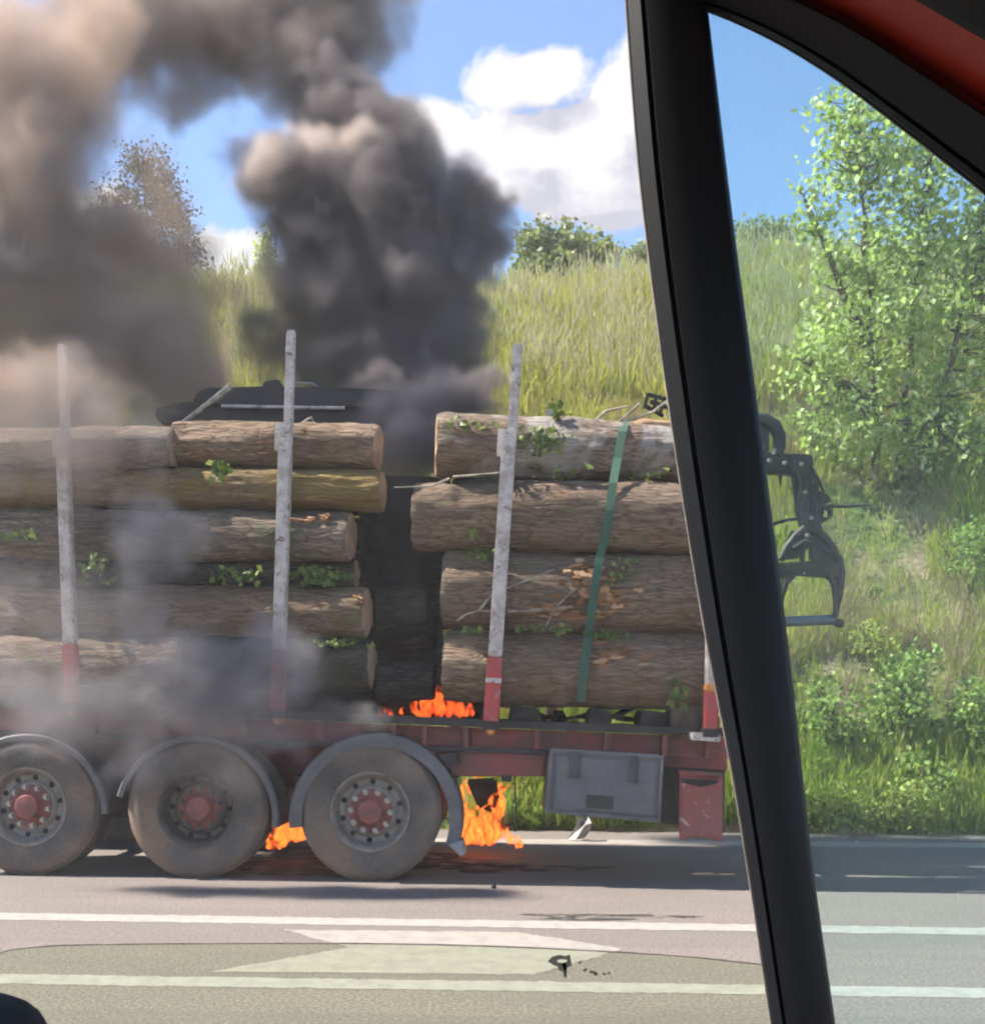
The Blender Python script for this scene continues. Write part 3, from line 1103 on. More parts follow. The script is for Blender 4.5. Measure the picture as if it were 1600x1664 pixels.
# stakes -------------------------------------------------------------
def stake(pts, redtop, step, wl, label, lamp=True, off=-0.03):
    """pts: foot, redtop, step and head in photo pixels; a telescoping stake"""
    (xb, yb), (xt, yt) = pts
    f = lambda y: xb + (xt - xb) * (y - yb) / (yt - yb)
    w = wl / 217.0
    up = (0, 1, 0)

    def seg(y0, y1, wid, dx=0.0, o=0.0):
        return MB().bar(T(f(y0) + dx, y0, off + o), T(f(y1) + dx, y1, off + o), wid * 1.0, wid * 0.95, up)
    s = seg(yb, redtop, w * 1.08).build('stake', M['red_bright'], trailer, bevel=0.010)
    s['label'] = label
    par(seg(redtop - 0.5, step, w).build('stake_tube', M['galv'], None, bevel=0.010), s)
    par(seg(step + 60, yt, w * 0.68, 4.0, 0.0).build('stake_extension', M['galv'], None, bevel=0.007), s)
    par(seg(step + 42, step - 2, w * 0.55, -wl * 0.55, 0.01).build('lock_plate', M['galv'], None, bevel=0.006), s)
    par(seg(yb + 8, yb - 6, w * 1.35).build('stake_socket', M['black_steel'], None, bevel=0.006), s)
    if lamp:
        c = T(f(yb) , yb + 10, off - 0.03)
        par(MB().lathe([(0.001, -0.032), (0.022, -0.030), (0.033, -0.018), (0.036, 0.0), (0.036, 0.03), (0.001, 0.03)], 20).build('marker_lamp', M['amber'], None, smooth=True, loc=c), s)
    # rub marks: a pale band wrapped on the red foot
    return s


stake([(118, 1148), (97, 561)], 1046, 700, 20, 'front stake with red foot in the smoke')
stake([(451, 1160), (469, 538)], 1056, 690, 21, 'middle stake with faded red foot')
s3 = stake([(797, 1178), (837, 560)], 1068, 700, 23, 'stake with bright red foot right of the gap')
par(MB().bar(T(801, 1112, -.035), T(802, 1100, -.035), 0.118, 0.112, (0, 1, 0)).build('worn_band', M['galv'], None, bevel=0.01), s3)
s4 = stake([(1153, 1190), (1166, 620)], 1122, 760, 20, 'rear stake mostly behind the window pillar', lamp=False)
par(MB().bar(T(1153.8, 1124, -.036), T(1154.6, 1112, -.036), 0.102, 0.1, (0, 1, 0)).build('orange_cap', M['amber'], None, bevel=0.01), s4)
slab('stake_bracket', [(1122, 1190), (1170, 1192), (1170, 1206), (1124, 1203)], -0.08, 0.12, M['galv'])
for px, top in ((130, 640), (470, 655), (896, 668), (1120, 680)):
    a, b_ = P(px, railY(px), 10.35), P(px, top, 10.35)
    MB().bar(a, b_, 0.11, 0.11, (0, 1, 0)).build('far_stake', M['galv'], trailer, bevel=0.008)
for px in (118, 451, 797, 1153):                     # bolsters under the load
    a, b_ = T(px, railY(px) - 9, 0.02), T(px, railY(px) - 9, 2.4)
    MB().bar(a, b_, 0.14, 0.10).build('bolster', M['black_steel'], trailer, bevel=0.008)

# tool box, tilted ----------------------------------------------------
tb = [(893, 1216), (1079, 1228), (1073, 1338), (885, 1321)]
cen = (982, 1276)


def shrink(k, pts=tb):
    return [(cen[0] + (x - cen[0]) * k, cen[1] + (y - cen[1]) * k) for x, y in pts]


box = slab('toolbox', tb, -0.06, 0.42, M['box_grey'], bevel=0.022, smooth=True)
box['label'] = 'tilted grey plastic toolbox with two latches'


def onbox(u, v):
    a, b_, c, d = tb
    x = (a[0] * (1 - u) + b_[0] * u) * (1 - v) + (d[0] * (1 - u) + c[0] * u) * v
    y = (a[1] * (1 - u) + b_[1] * u) * (1 - v) + (d[1] * (1 - u) + c[1] * u) * v
    return (x, y)


def boxquad(u0, v0, u1, v1):
    return [onbox(u0, v0), onbox(u1, v0), onbox(u1, v1), onbox(u0, v1)]


fr = MB()
for u0, v0, u1, v1 in ((0.0, 0.0, 1.0, 0.055), (0.0, 0.945, 1.0, 1.0), (0.0, 0.055, 0.035, 0.945), (0.965, 0.055, 1.0, 0.945)):
    fr.prism([T(x, y, -0.082) for x, y in boxquad(u0, v0, u1, v1)], (0, 0.03, 0))
par(fr.build('lid_rim', M['grey_plastic'], None, bevel=0.006), box)
par(slab('lid_panel', boxquad(0.06, 0.09, 0.94, 0.92), -0.076, 0.03, M['box_grey'], None, bevel=0.012), box)
par(slab('lid_crease', boxquad(0.07, 0.405, 0.93, 0.42), -0.079, 0.01, M['grey_plastic'], None, bevel=0.002), box)
for u in (0.185, 0.69):
    l = par(slab('latch', boxquad(u, 0.03, u + 0.092, 0.44), -0.105, 0.035, M['box_dark'], None, bevel=0.007), box)
par(slab('grille', boxquad(0.345, 0.665, 0.585, 0.87), -0.082, 0.02, M['box_dark'], None, bevel=0.003), box)
for k in range(6):
    v = 0.685 + 0.03 * k
    par(slab('grille_slat', boxquad(0.352, v, 0.578, v + 0.010), -0.086, 0.008, M['black_steel'], None, bevel=0.0), box)
for u in (0.28, 0.74):
    par(slab('hinge', boxquad(u, 0.955, u + 0.10, 0.985), -0.088, 0.02, M['box_dark'], None, bevel=0.003), box)

# red mud flap ---------------------------------------------------------
mb = MB()
rows, cols = 10, 7
vs, fs = [], []
for j in range(rows + 1):
    for i in range(cols + 1):
        u, v = i / cols, j / rows
        x = 1103 + (1174 - 1103) * u
        y = 1256 + v * (1366 - 1256) - (6 * math.sin(u * 3.1) * v) + 3 * u
        vs.append(T(x, y, -0.02 + 0.035 * math.sin(v * 2.6 + u * 1.5)))
for j in range(rows):
    for i in range(cols):
        fs.append((j * 8 + i, j * 8 + i + 1, j * 8 + 9 + i, j * 8 + 8 + i))
mb.add(vs, fs)
flap = mb.build('mudflap', M['flap'], trailer, smooth=True)
sm = flap.modifiers.new('thick', 'SOLIDIFY')
sm.thickness = 0.012
flap['label'] = 'scratched red mudflap at the rear end'
par(slab('flap_clamp', [(1103, 1252), (1176, 1256), (1176, 1262), (1103, 1259)], -0.045, 0.05, M['red'], None), flap)
par(slab('flap_slot', [(1106, 1266), (1168, 1268), (1164, 1274), (1137, 1279), (1108, 1272)], -0.045, 0.02, M['charred'], None, bevel=0.002), flap)
slab('dark_backing_slab', [(606, 1112), (802, 1118), (802, 1168), (606, 1160)], 1.3, 0.08, M['charred'], bevel=0.01)  # dark slab added to block the bright slope behind the bed flames
# burnt things hanging under the frame
slab('burnt_hose_guard', [(757, 1268), (806, 1266), (812, 1300), (800, 1322), (776, 1312), (766, 1290)], 1.5, 0.2, M['charred'], bevel=0.02)
slab('lamp_bracket', [(814, 1258), (832, 1259), (831, 1271), (815, 1270)], 0.10, 0.04, M['black_steel'])
mb = MB()
mb.tube([T(836, 1262, .15), T(838, 1310, .16), T(837, 1352, .17)], 0.006, 6).build('hanging_cable', M['charred'], trailer)


# ------------------------------------------------------------------ logs
def mat_logbark(name, dark, mid, light, moss=None, mossamt=0.5, seed=0.0, scrape=0.63):
    m, nt, out = newmat(name)
    v = coords(nt, (1, 1, 1), loc=(seed, seed, 0))
    vs_ = coords(nt, (0.13, 1, 1), loc=(seed, seed * 2, 0))
    # furrows run along the log: long in X
    wv = N(nt, 'ShaderNodeTexNoise', i_Scale=5.0, i_Detail=3.0)
    nt.links.new(v, wv.inputs['Vector'])
    ad = N(nt, 'ShaderNodeVectorMath', operation='MULTIPLY_ADD')
    nt.links.new(wv.outputs['Color'], ad.inputs[0])
    ad.inputs[1].default_value = (0.03, 0.07, 0.07)
    nt.links.new(vs_, ad.inputs[2])
    fur = tnoise(nt, ad.outputs[0], 30, 6, 0.66, 0.5)
    vo = N(nt, 'ShaderNodeTexVoronoi', i_Scale=34.0, feature='DISTANCE_TO_EDGE')
    nt.links.new(ad.outputs[0], vo.inputs['Vector'])
    crack = ramp(nt, vo.outputs['Distance'], [(0.0, 0), (0.16, 1)])
    big = tnoise(nt, coords(nt, (0.5, 1, 1), loc=(0, seed, seed)), 2.2, 5, 0.6)
    h = mth(nt, 'ADD', mth(nt, 'MULTIPLY', fur, 0.85), mth(nt, 'MULTIPLY', crack, 0.20))
    col = ramp(nt, h, [(0.34, dark), (0.52, mid), (0.74, light)])
    col = mixc(nt, ramp(nt, big, [(0.35, 0.0), (0.65, 0.55)]), col, tuple(0.55 * a + 0.45 * b for a, b in zip(dark, mid)))
    if moss:
        mo = tnoise(nt, coords(nt, (0.7, 1, 1), loc=(seed, 0, 0)), 3.2, 6, 0.65, 0.6)
        col = mixc(nt, ramp(nt, mo, [(0.62 - 0.3 * mossamt, 0), (0.74 - 0.3 * mossamt, 0.85)]), col, moss)
    sc = tnoise(nt, coords(nt, (0.55, 1.6, 1.6), loc=(seed * 3, 1, 0)), 2.6, 9, 0.7, 0.3)
    col = mixc(nt, ramp(nt, sc, [(scrape + 0.06, 0), (scrape + 0.085, 1)]), col, (0.42, 0.20, 0.085))
    principled(nt, out, col, rough=0.9, normal=bump(nt, h, 1.0, 0.03), spec=0.15)
    return m


M['bark_brown'] = mat_logbark('brown_log_bark', (0.073, 0.050, 0.036), (0.166, 0.118, 0.083), (0.294, 0.218, 0.159), (0.12, 0.13, 0.06), 0.15, 0.0)
M['bark_warm'] = mat_logbark('warm_log_bark', (0.080, 0.052, 0.037), (0.185, 0.128, 0.088), (0.317, 0.232, 0.166), (0.14, 0.13, 0.05), 0.2, 3.7)
M['bark_moss'] = mat_logbark('mossy_log_bark', (0.086, 0.064, 0.038), (0.176, 0.125, 0.068), (0.268, 0.200, 0.109), (0.19, 0.135, 0.045), 0.6, 7.1)
M['bark_grey'] = mat_logbark('grey_log_bark', (0.070, 0.052, 0.040), (0.164, 0.123, 0.095), (0.296, 0.232, 0.181), (0.10, 0.11, 0.06), 0.25, 11.3)
M['bark_lichen'] = mat_logbark('lichen_log_bark', (0.073, 0.052, 0.038), (0.166, 0.118, 0.084), (0.311, 0.232, 0.169), (0.36, 0.33, 0.30), 0.35, 15.9)
M['bark_dark'] = mat_logbark('sooty_log_bark', (0.018, 0.016, 0.014), (0.05, 0.042, 0.035), (0.12, 0.10, 0.08), (0.06, 0.065, 0.035), 0.3, 19.2, 0.8)
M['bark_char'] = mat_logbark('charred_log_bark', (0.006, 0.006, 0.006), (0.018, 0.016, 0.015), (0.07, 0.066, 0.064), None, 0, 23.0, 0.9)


def mat_cut(name, a, b, c):
    m, nt, out = newmat(name)
    v = coords(nt)
    sep = N(nt, 'ShaderNodeSeparateXYZ')
    nt.links.new(v, sep.inputs[0])
    r = mth(nt, 'SQRT', mth(nt, 'ADD', mth(nt, 'POWER', sep.outputs['Y'], 2), mth(nt, 'POWER', sep.outputs['Z'], 2)))
    n1 = tnoise(nt, v, 6, 5, 0.6)
    ring = mth(nt, 'SINE', mth(nt, 'ADD', mth(nt, 'MULTIPLY', r, 240.0), mth(nt, 'MULTIPLY', n1, 14.0)))
    col = mixc(nt, ramp(nt, ring, [(0.1, 0.0), (0.9, 0.5)]), a, b)
    col = mixc(nt, ramp(nt, n1, [(0.45, 0), (0.7, 0.8)]), col, c)
    principled(nt, out, col, rough=0.85, normal=bump(nt, n1, 0.5, 0.01), spec=0.2)
    return m


M['cut_pale'] = mat_cut('pale_cut_wood', (0.42, 0.27, 0.15), (0.30, 0.18, 0.10), (0.24, 0.15, 0.09))
M['cut_dull'] = mat_cut('weathered_cut_wood', (0.34, 0.24, 0.16), (0.24, 0.165, 0.11), (0.15, 0.11, 0.08))
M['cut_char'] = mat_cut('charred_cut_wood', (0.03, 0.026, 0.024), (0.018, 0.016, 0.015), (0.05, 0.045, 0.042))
m, nt, out = newmat('torn_raw_wood')
g_ = N(nt, 'ShaderNodeNewGeometry')
f_ = tnoise(nt, coords(nt, (0.2, 1, 1)), 60, 4, 0.7)
k_ = mth(nt, 'ADD', mth(nt, 'MULTIPLY', g_.outputs['Random Per Island'], 0.7), mth(nt, 'MULTIPLY', f_, 0.35))
principled(nt, out, ramp(nt, k_, [(0.15, (0.12, 0.065, 0.036)), (0.5, (0.26, 0.135, 0.068)), (0.8, (0.38, 0.225, 0.125)), (0.97, (0.48, 0.33, 0.21))]), rough=0.85, spec=0.15)
M['raw_wood'] = m


def log(x0, x1, ytop0, ybot0, ytop1, ybot1, mat, label, cut='cut_dull', off=0.0, seed=0, cat='log', group='logs in the near row of the load', rough=1.0, skew=0.0, yaw=0.0):
    """a trunk lying along the trailer; x range and its upper/lower outline at both ends in photo pixels"""
    d0, d1 = td(x0) + off + max(0, yaw), td(x1) + off + max(0, -yaw)
    r0, r1 = (ybot0 - ytop0) / 2 / F * d0, (ybot1 - ytop1) / 2 / F * d1
    # the outline is seen slightly in front of the axis
    a = P(x0, (ytop0 + ybot0) / 2, d0 + r0)
    b = P(x1, (ytop1 + ybot1) / 2, d1 + r1)
    r0 *= (d0 + r0) / d0
    r1 *= (d1 + r1) / d1
    L = (b - a).length
    nx, na = max(24, int(L * 34)), 56
    vs, fs = [], []
    sd = seed * 13.7
    kq = random.Random(seed)
    knots = [(kq.uniform(0.1, 0.95) * L, kq.uniform(0, 6.28), kq.uniform(.05, .11), kq.uniform(.015, .04)) for _ in range(max(2, int(L * 1.3)))]
    for i in range(nx + 1):
        t = i / nx
        x = L * t
        r = r0 + (r1 - r0) * t
        bx = 0.022 * noise.noise(Vector((x * 0.7 + sd, 1.0, 0)))
        bz = 0.022 * noise.noise(Vector((x * 0.7 + sd, 9.0, 0)))
        for k in range(na):
            q = 2 * math.pi * k / na
            c, s = math.cos(q), math.sin(q)
            n = 0.030 * noise.noise(Vector((x * 1.1 + sd, c * 1.2, s * 1.2)))
            n += rough * 0.016 * noise.noise(Vector((x * 3.6 + sd, c * 7, s * 7)))
            n += rough * 0.010 * noise.noise(Vector((x * 9 + sd, c * 17, s * 17)))
            for kx, ka, kr, kh in knots:
                if abs(x - kx) < 0.3:
                    da = (q - ka + math.pi) % (2 * math.pi) - math.pi
                    n += kh * math.exp(-((x - kx) ** 2 + (da * r) ** 2) / (kr * kr))
            ex = skew * s * r * (1 if i == 0 or i == nx else 0)
            if i in (0, nx):
                n -= 0.012
            vs.append((x + ex + (0.012 * noise.noise(Vector((c * 3, s * 3, sd + i))) if i in (0, nx) else 0), (r + n) * c + bx, (r + n) * s + bz))
    for i in range(nx):
        for k in range(na):
            fs.append((i * na + k, i * na + (k + 1) % na, (i + 1) * na + (k + 1) % na, (i + 1) * na + k))
    me = bpy.data.meshes.new('log')
    me.from_pydata(vs, [], fs)
    me.polygons.foreach_set('use_smooth', [True] * len(me.polygons))
    me.materials.append(mat)
    o = bpy.data.objects.new('log', me)
    C.objects.link(o)
    X = (b - a).normalized()
    Z = (Vector((0, 0, 1)) - X * X.z).normalized()
    Y = Z.cross(X)
    mat4 = Matrix((X, Y, Z)).transposed().to_4x4()
    mat4.translation = a
    o.matrix_world = mat4
    tag(o, label, cat, group)
    for i in (0, nx):                                # cut ends, a sapwood ring then the heart
        ring = [Vector(vs[i * na + k]) for k in range(na)]
        cc = sum(ring, Vector()) / na
        e = MB()
        inner = [cc + (p - cc) * 0.55 + Vector((0.006 if i else -0.006, 0, 0)) for p in ring]
        c2 = cc + Vector((0.008 if i else -0.008, 0, 0))
        e.add(ring + inner + [c2], [(k, (k + 1) % na, na + (k + 1) % na, na + k) for k in range(na)] + [(na + k, na + (k + 1) % na, 2 * na) for k in range(na)])
        ce = e.build('cut_end', M[cut], None, smooth=False)
        ce.parent = o
    return o


# left stack, top to bottom
LG = {}
LG['L1'] = log(287, 614, 684, 757, 693, 770, M['bark_warm'], 'short brown log on top of the left stack beside the middle stake', off=0.07, seed=1, yaw=.14)
LG['L1b'] = log(-160, 283, 694, 762, 697, 762, M['bark_grey'], 'smoke veiled log on top of the left stack behind the front stake', off=0.12, seed=2)
LG['L2'] = log(-160, 622, 758, 822, 764, 829, M['bark_moss'], 'mossy yellow log, second from the top of the left stack', off=0.06, seed=3, yaw=.26)
LG['L3'] = log(-160, 571, 828, 914, 832, 912, M['bark_grey'], 'pale grey log, third from the top of the left stack', off=0.05, seed=4, yaw=.26)
LG['L4'] = log(-160, 597, 952, 1034, 955, 1037, M['bark_warm'], 'brown log with a bright notch at its right end, fourth in the left stack', off=0.06, seed=5, yaw=.26)
LG['L5a'] = log(-160, 296, 1036, 1112, 1038, 1114, M['bark_brown'], 'brown log at the bottom of the left stack beside the front stake', off=0.05, seed=6)
LG['L5'] = log(302, 606, 1042, 1128, 1040, 1124, M['bark_dark'], 'sooty dark log at the bottom of the left stack next to the gap', off=0.07, seed=7, yaw=.10)
LG['L35'] = log(-160, 580, 908, 960, 908, 962, M['bark_dark'], 'thin dark log set back between third and fourth logs of the left stack', off=0.30, seed=8)
# right stack, top to bottom
LG['R1'] = log(709, 1226, 671, 774, 700, 788, M['bark_lichen'], 'log with pale lichen and ivy on top of the right stack', 'cut_pale', off=0.08, seed=11, yaw=-.30)
LG['R2'] = log(674, 1240, 782, 892, 794, 908, M['bark_brown'], 'thick brown log, second from the top of the right stack', 'cut_pale', off=0.05, seed=12)
LG['R3'] = log(722, 1252, 896, 1022, 908, 1034, M['bark_brown'], 'thick brown log with a torn orange wound, third in the right stack', 'cut_dull', off=0.05, seed=13)
LG['R4'] = log(722, 1240, 1026, 1138, 1034, 1158, M['bark_warm'], 'lowest log of the right stack with pale chipped patches', 'cut_dull', off=0.05, seed=14)
# logs further in
SG = 'logs further inside the load'
log(-160, 632, 1040, 1110, 1046, 1116, M['bark_char'], 'charred log end showing behind the bottom of the left stack', 'cut_char', 0.75, 21, group=SG)
log(-160, 610, 945, 1030, 950, 1038, M['bark_char'], 'charred log behind the fourth log of the left stack', 'cut_char', 0.72, 22, group=SG)
log(-160, 590, 840, 930, 842, 932, M['bark_char'], 'charred log behind the third log of the left stack', 'cut_char', 0.70, 23, group=SG)
log(-160, 600, 735, 830, 738, 832, M['bark_char'], 'charred log behind the mossy log of the left stack', 'cut_char', 0.70, 24, group=SG)
log(712, 1230, 1030, 1130, 1040, 1140, M['bark_char'], 'charred log behind the lowest log of the right stack', 'cut_char', 0.75, 25, group=SG)
log(700, 1235, 905, 1020, 912, 1028, M['bark_char'], 'charred log behind the third log of the right stack', 'cut_char', 0.75, 26, group=SG)
log(735, 1228, 780, 890, 790, 900, M['bark_char'], 'charred log behind the second log of the right stack', 'cut_char', 0.75, 27, group=SG)
log(1000, 1230, 684, 706, 683, 708, M['cut_pale'], 'peeled pale log lying on top of the right stack', 'cut_pale', 0.45, 28, group=SG)
log(-160, 618, 1092, 1150, 1096, 1162, M['bark_char'], 'dark log added to close the gap under the left stack', 'cut_char', 0.45, 20, group=SG)  # added dark filler, hides bright grass in the gap below the stack
FG = 'unseen logs added in the far row of the load'  # unseen row, added so the load casts shadow over the far lane
log(-160, 590, 700, 830, 704, 834, M['bark_char'], 'unseen far row log behind the top of the left stack', 'cut_char', 1.6, 41, group=FG)
log(-160, 600, 850, 980, 852, 984, M['bark_char'], 'unseen far row log behind the middle of the left stack', 'cut_char', 1.6, 42, group=FG)
log(-160, 600, 1000, 1130, 1004, 1134, M['bark_char'], 'unseen far row log behind the bottom of the left stack', 'cut_char', 1.6, 43, group=FG)
log(740, 1215, 722, 840, 726, 844, M['bark_char'], 'unseen far row log behind the top of the right stack', 'cut_char', 1.6, 44, group=FG)
log(740, 1225, 855, 985, 860, 990, M['bark_char'], 'unseen far row log behind the middle of the right stack', 'cut_char', 1.6, 45, group=FG)
log(740, 1215, 1000, 1130, 1004, 1134, M['bark_char'], 'unseen far row log behind the bottom of the right stack', 'cut_char', 1.6, 46, group=FG)
# burnt headboard and sacks of char standing in the gap
hb = empty('burnt_headboard', T(660, 1150, 1.0), 'black burnt steel headboard standing in the gap between the log stacks', 'headboard')
MB().prism([T(575, 770, .98), T(732, 776, .98), T(724, 900, .98), T(712, 1140, .98), T(604, 1140, .98), T(590, 900, .98)], (0, 0.06, 0)).build('plate', M['charred'], hb, bevel=0.01)
for px, y0 in ((603, 880), (708, 830)):
    MB().bar(T(px, y0, .90), T(px + 4, 1140, .93), 0.09, 0.08, (0, 1, 0)).build('post', M['charred'], hb, bevel=0.02)
log(618, 700, 960, 1060, 950, 1052, M['bark_char'], 'charred block hanging in the middle of the gap', 'cut_char', 0.55, 32, group=SG)
log(612, 706, 1078, 1136, 1080, 1138, M['bark_char'], 'short charred block lying in the gap above the flames', 'cut_char', 0.25, 31, group=SG)


# torn wood, ivy and twigs on the logs ---------------------------------
def wound(logo, px, py, w, h, seed, off=-0.003, n=9, hole=0.5):
    """splintered bark wound: slivers of raw wood proud of the bark"""
    q = random.Random(seed)
    inv = logo.matrix_basis.inverted()
    mb = MB()
    zc = inv @ T(px, py, 0)
    rad = max(abs(v.co.z) for v in logo.data.vertices[:56])
    for i in range(n * 4):
        u, v = q.gauss(0, .36), q.gauss(0, .33)
        p = inv @ T(px + u * w, py + v * h, 0)
        z = max(-rad * .97, min(rad * .97, p.z))
        y = -math.sqrt(rad * rad - z * z) - 0.006
        L, W = q.uniform(.08, .42) * w / 217 + 0.015, q.uniform(.05, .20) * h / 217 + 0.004
        tz = Vector((0, z, -y)).normalized()             # along the girth
        c = Vector((p.x, y, z))
        nrm = Vector((0, y, z)).normalized()
        tl = q.uniform(-.25, .25)
        X_ = (Vector((1, 0, 0)) + tz * tl + nrm * q.uniform(-.12, .12)).normalized()
        hh = q.uniform(0.003, 0.014)
        m_ = 7
        pts = [c + X_ * L * .5 * k_ + tz * W * (0.5 + q.uniform(-.2, .25)) * s_ + nrm * hh for k_, s_ in ((-1, 0), (-.55, 1), (0, .8), (.5, 1.1), (1, .1), (.45, -1), (-.2, -.8), (-.6, -1))]
        mb.prism(pts, -nrm * 0.03)
    o = mb.build('torn_wood', M['raw_wood'], None)
    o.parent = logo
    o['kind'] = 'stuff'
    return o


wound(LG['R3'], 955, 945, 60, 50, 1, n=8)
wound(LG['R3'], 985, 960, 60, 50, 2, n=6)
wound(LG['R3'], 925, 990, 120, 30, 3, n=10)
wound(LG['R4'], 995, 1060, 70, 34, 4, n=9)
wound(LG['R4'], 1085, 1052, 34, 18, 5, n=5)
wound(LG['R2'], 1033, 826, 8, 22, 6, n=2)
wound(LG['R2'], 1056, 824, 14, 26, 7, n=3)
wound(LG['R2'], 960, 800, 70, 10, 8, n=6)
wound(LG['L4'], 577, 966, 16, 16, 9, n=3)
wound(LG['L1'], 425, 713, 40, 8, 10, n=3)
wound(LG['L1'], 340, 725, 70, 10, 11, n=4)
wound(LG['L3'], 475, 842, 40, 8, 12, n=3)
wound(LG['L3'], 522, 836, 20, 10, 13, n=2)


def sprig(px, py, w, h, n, label, seed, off=-0.02, leaf=0.042, stem=True):
    q = random.Random(seed)
    c = T(px, py, off)
    root = empty('ivy_sprig', c, label, 'ivy', 'ivy and leaves caught between the logs')
    vs, fs = [], []
    mb = MB()
    m = max(2, n // 14)
    for i in range(m):
        a = T(px + q.uniform(-.5, .5) * w, py + q.uniform(-.4, .4) * h, off + q.uniform(0, .06))
        b_ = a + Vector((q.uniform(-.12, .12), q.uniform(-.03, .0), q.uniform(-.06, .06)))
        mb.tube([a, (a + b_) / 2 + Vector((0, -.01, .02)), b_], 0.003, 4)
    for i in range(n):
        u, v = max(-1, min(1, q.gauss(0, .45))), max(-1, min(1, q.gauss(0, .45)))
        leaf_quad(vs, fs, T(px + u * w / 2, py + v * h / 2, off + q.uniform(-.02, .05)), leaf, q, 0.5, 1.1)
    mb.build('stem', M['trunk_dark'], root)['kind'] = 'stuff'
    me = bpy.data.meshes.new('leaves')
    me.from_pydata([tuple(v) for v in vs], [], fs)
    me.materials.append(M['leaf_ivy'])
    o = bpy.data.objects.new('leaves', me)
    C.objects.link(o)
    par(o, root)
    o['kind'] = 'stuff'
    return root


sprig(885, 715, 90, 50, 120, 'dark ivy cluster on the top right log beside the stake', 1, 0.11)
sprig(760, 690, 110, 26, 40, 'sparse leaves on the left end of the top right log', 2, 0.08)
sprig(920, 770, 90, 26, 16, 'few bright leaves hanging under the top right log', 3, 0.12, 0.06)
sprig(1050, 770, 70, 40, 26, 'ivy at the lower edge of the top right log by the window pillar', 4, 0.2)
sprig(906, 672, 18, 62, 26, 'ivy shoot standing up above the top right log', 5, 0.25, 0.06)
sprig(770, 870, 16, 16, 5, 'single bright leaf spray on the second right log', 6, -0.02, 0.07)
sprig(785, 903, 60, 20, 30, 'leaves squeezed between second and third right logs left of the stake', 7, 0.02)
sprig(1010, 925, 60, 50, 34, 'ivy leaves right of the strap on the third right log', 8, -0.01)
sprig(880, 1022, 120, 16, 70, 'row of ivy between third and fourth right logs right of the stake', 9, 0.0)
sprig(985, 1032, 70, 18, 60, 'bright ivy under the strap between third and fourth right logs', 10, 0.0)
sprig(765, 1024, 30, 16, 12, 'leaf at the left end between third and fourth right logs', 11, 0.0, 0.06)
sprig(1100, 1130, 44, 44, 14, 'pale leaves low on the bottom right log by the window pillar', 12, 0.0, 0.075)
sprig(520, 936, 100, 34, 80, 'ivy in the dark slot of the left stack right of the middle stake', 13, 0.10, 0.055)
sprig(390, 935, 90, 30, 40, 'smoky ivy in the slot of the left stack left of the middle stake', 14, 0.10, 0.055)
sprig(150, 925, 80, 50, 50, 'ivy in the slot of the left stack by the front stake', 15, 0.10, 0.055)
sprig(535, 1046, 140, 14, 60, 'leaves lying on the sooty bottom log of the left stack', 16, 0.05)
sprig(358, 762, 36, 50, 30, 'green leaves hanging from the top left log', 17, -0.01, 0.06)
sprig(40, 875, 80, 40, 24, 'moss and leaves on the pale log at the left edge', 18, 0.03)


def twig(name, paths, label, r=0.008, off=-0.03):
    root = empty(name, T(*paths[0][0], off), label, 'twig', 'broken twigs caught in the load')
    mb = MB()
    for pth in paths:
        pts = [T(x, y, off) for x, y in pth]
        mb.tube(pts, [r * (1 - .5 * i / (len(pts) - 1)) for i in range(len(pts))], 6)
    mb.build('stick', M['trunk_pale'], root, smooth=True)
    return root


twig('broken_twig', [[(742, 1009), (758, 998), (778, 992), (800, 994)], [(778, 992), (800, 965), (850, 945), (900, 925)], [(825, 994), (870, 992), (930, 985)]], 'forked pale twig crossing the third right log behind the stake', 0.009, 0.0)
twig('broken_twig', [[(886, 1020), (900, 990), (925, 965), (940, 955)]], 'straight thin twig leaning on the third right log by the strap', 0.008, 0.0)
twig('broken_twig', [[(735, 775), (770, 772), (812, 768)], [(730, 778), (700, 790), (640, 792)]], 'twig between the top two right logs', 0.010, 0.02)
twig('dead_branch', [[(940, 696), (1000, 690), (1060, 670), (1085, 650)], [(960, 690), (985, 668), (1020, 660)], [(1000, 690), (1040, 655)]], 'brown dead branch lying on top of the right stack', 0.016, 0.5)
twig('broken_twig', [[(375, 628), (340, 655), (300, 685), (285, 695)]], 'bent brown stick leaning over the crane boom', 0.030, 0.6)
twig('broken_twig', [[(490, 690), (500, 682), (505, 678), (512, 690)]], 'small sawn stub on the top left log', 0.016, 0.4)

# ------------------------------------------------------------------ strap
st = [(1017, 684), (1014, 691), (1011, 701), (1003, 745), (996, 784), (990, 830), (982, 880), (974, 905), (967, 950), (960, 1000), (957, 1030), (950, 1075), (946, 1110), (944, 1140)]
so = [0.42, 0.31, 0.24, 0.18, 0.06, 0.02, 0.03, 0.05, 0.00, 0.02, 0.05, 0.01, 0.02, 0.06]
mb = MB()
vs, fs = [], []
for (x, y), o_ in zip(st, so):
    w = 7.0
    for dx, dd in ((-w, 0), (w, 0), (w, 0.006), (-w, 0.006)):
        vs.append(T(x + dx, y, o_ - 0.005 + dd))
for i in range(len(st) - 1):
    for k in range(4):
        fs.append((i * 4 + k, i * 4 + (k + 1) % 4, i * 4 + 4 + (k + 1) % 4, i * 4 + 4 + k))
mb.add(vs, fs)
tag(mb.build('lashing_strap', M['strap'], None), 'green lashing strap over the right stack of logs', 'strap')

# ------------------------------------------------------------------ loader crane lying on the load
CD = 9.25
crane = empty('loader_crane', P(700, 1150, CD), 'black log loader crane lying on the load with its grapple hanging behind', 'crane')


def cp(px, py, o=0.0):
    return P(px, py, CD + o)


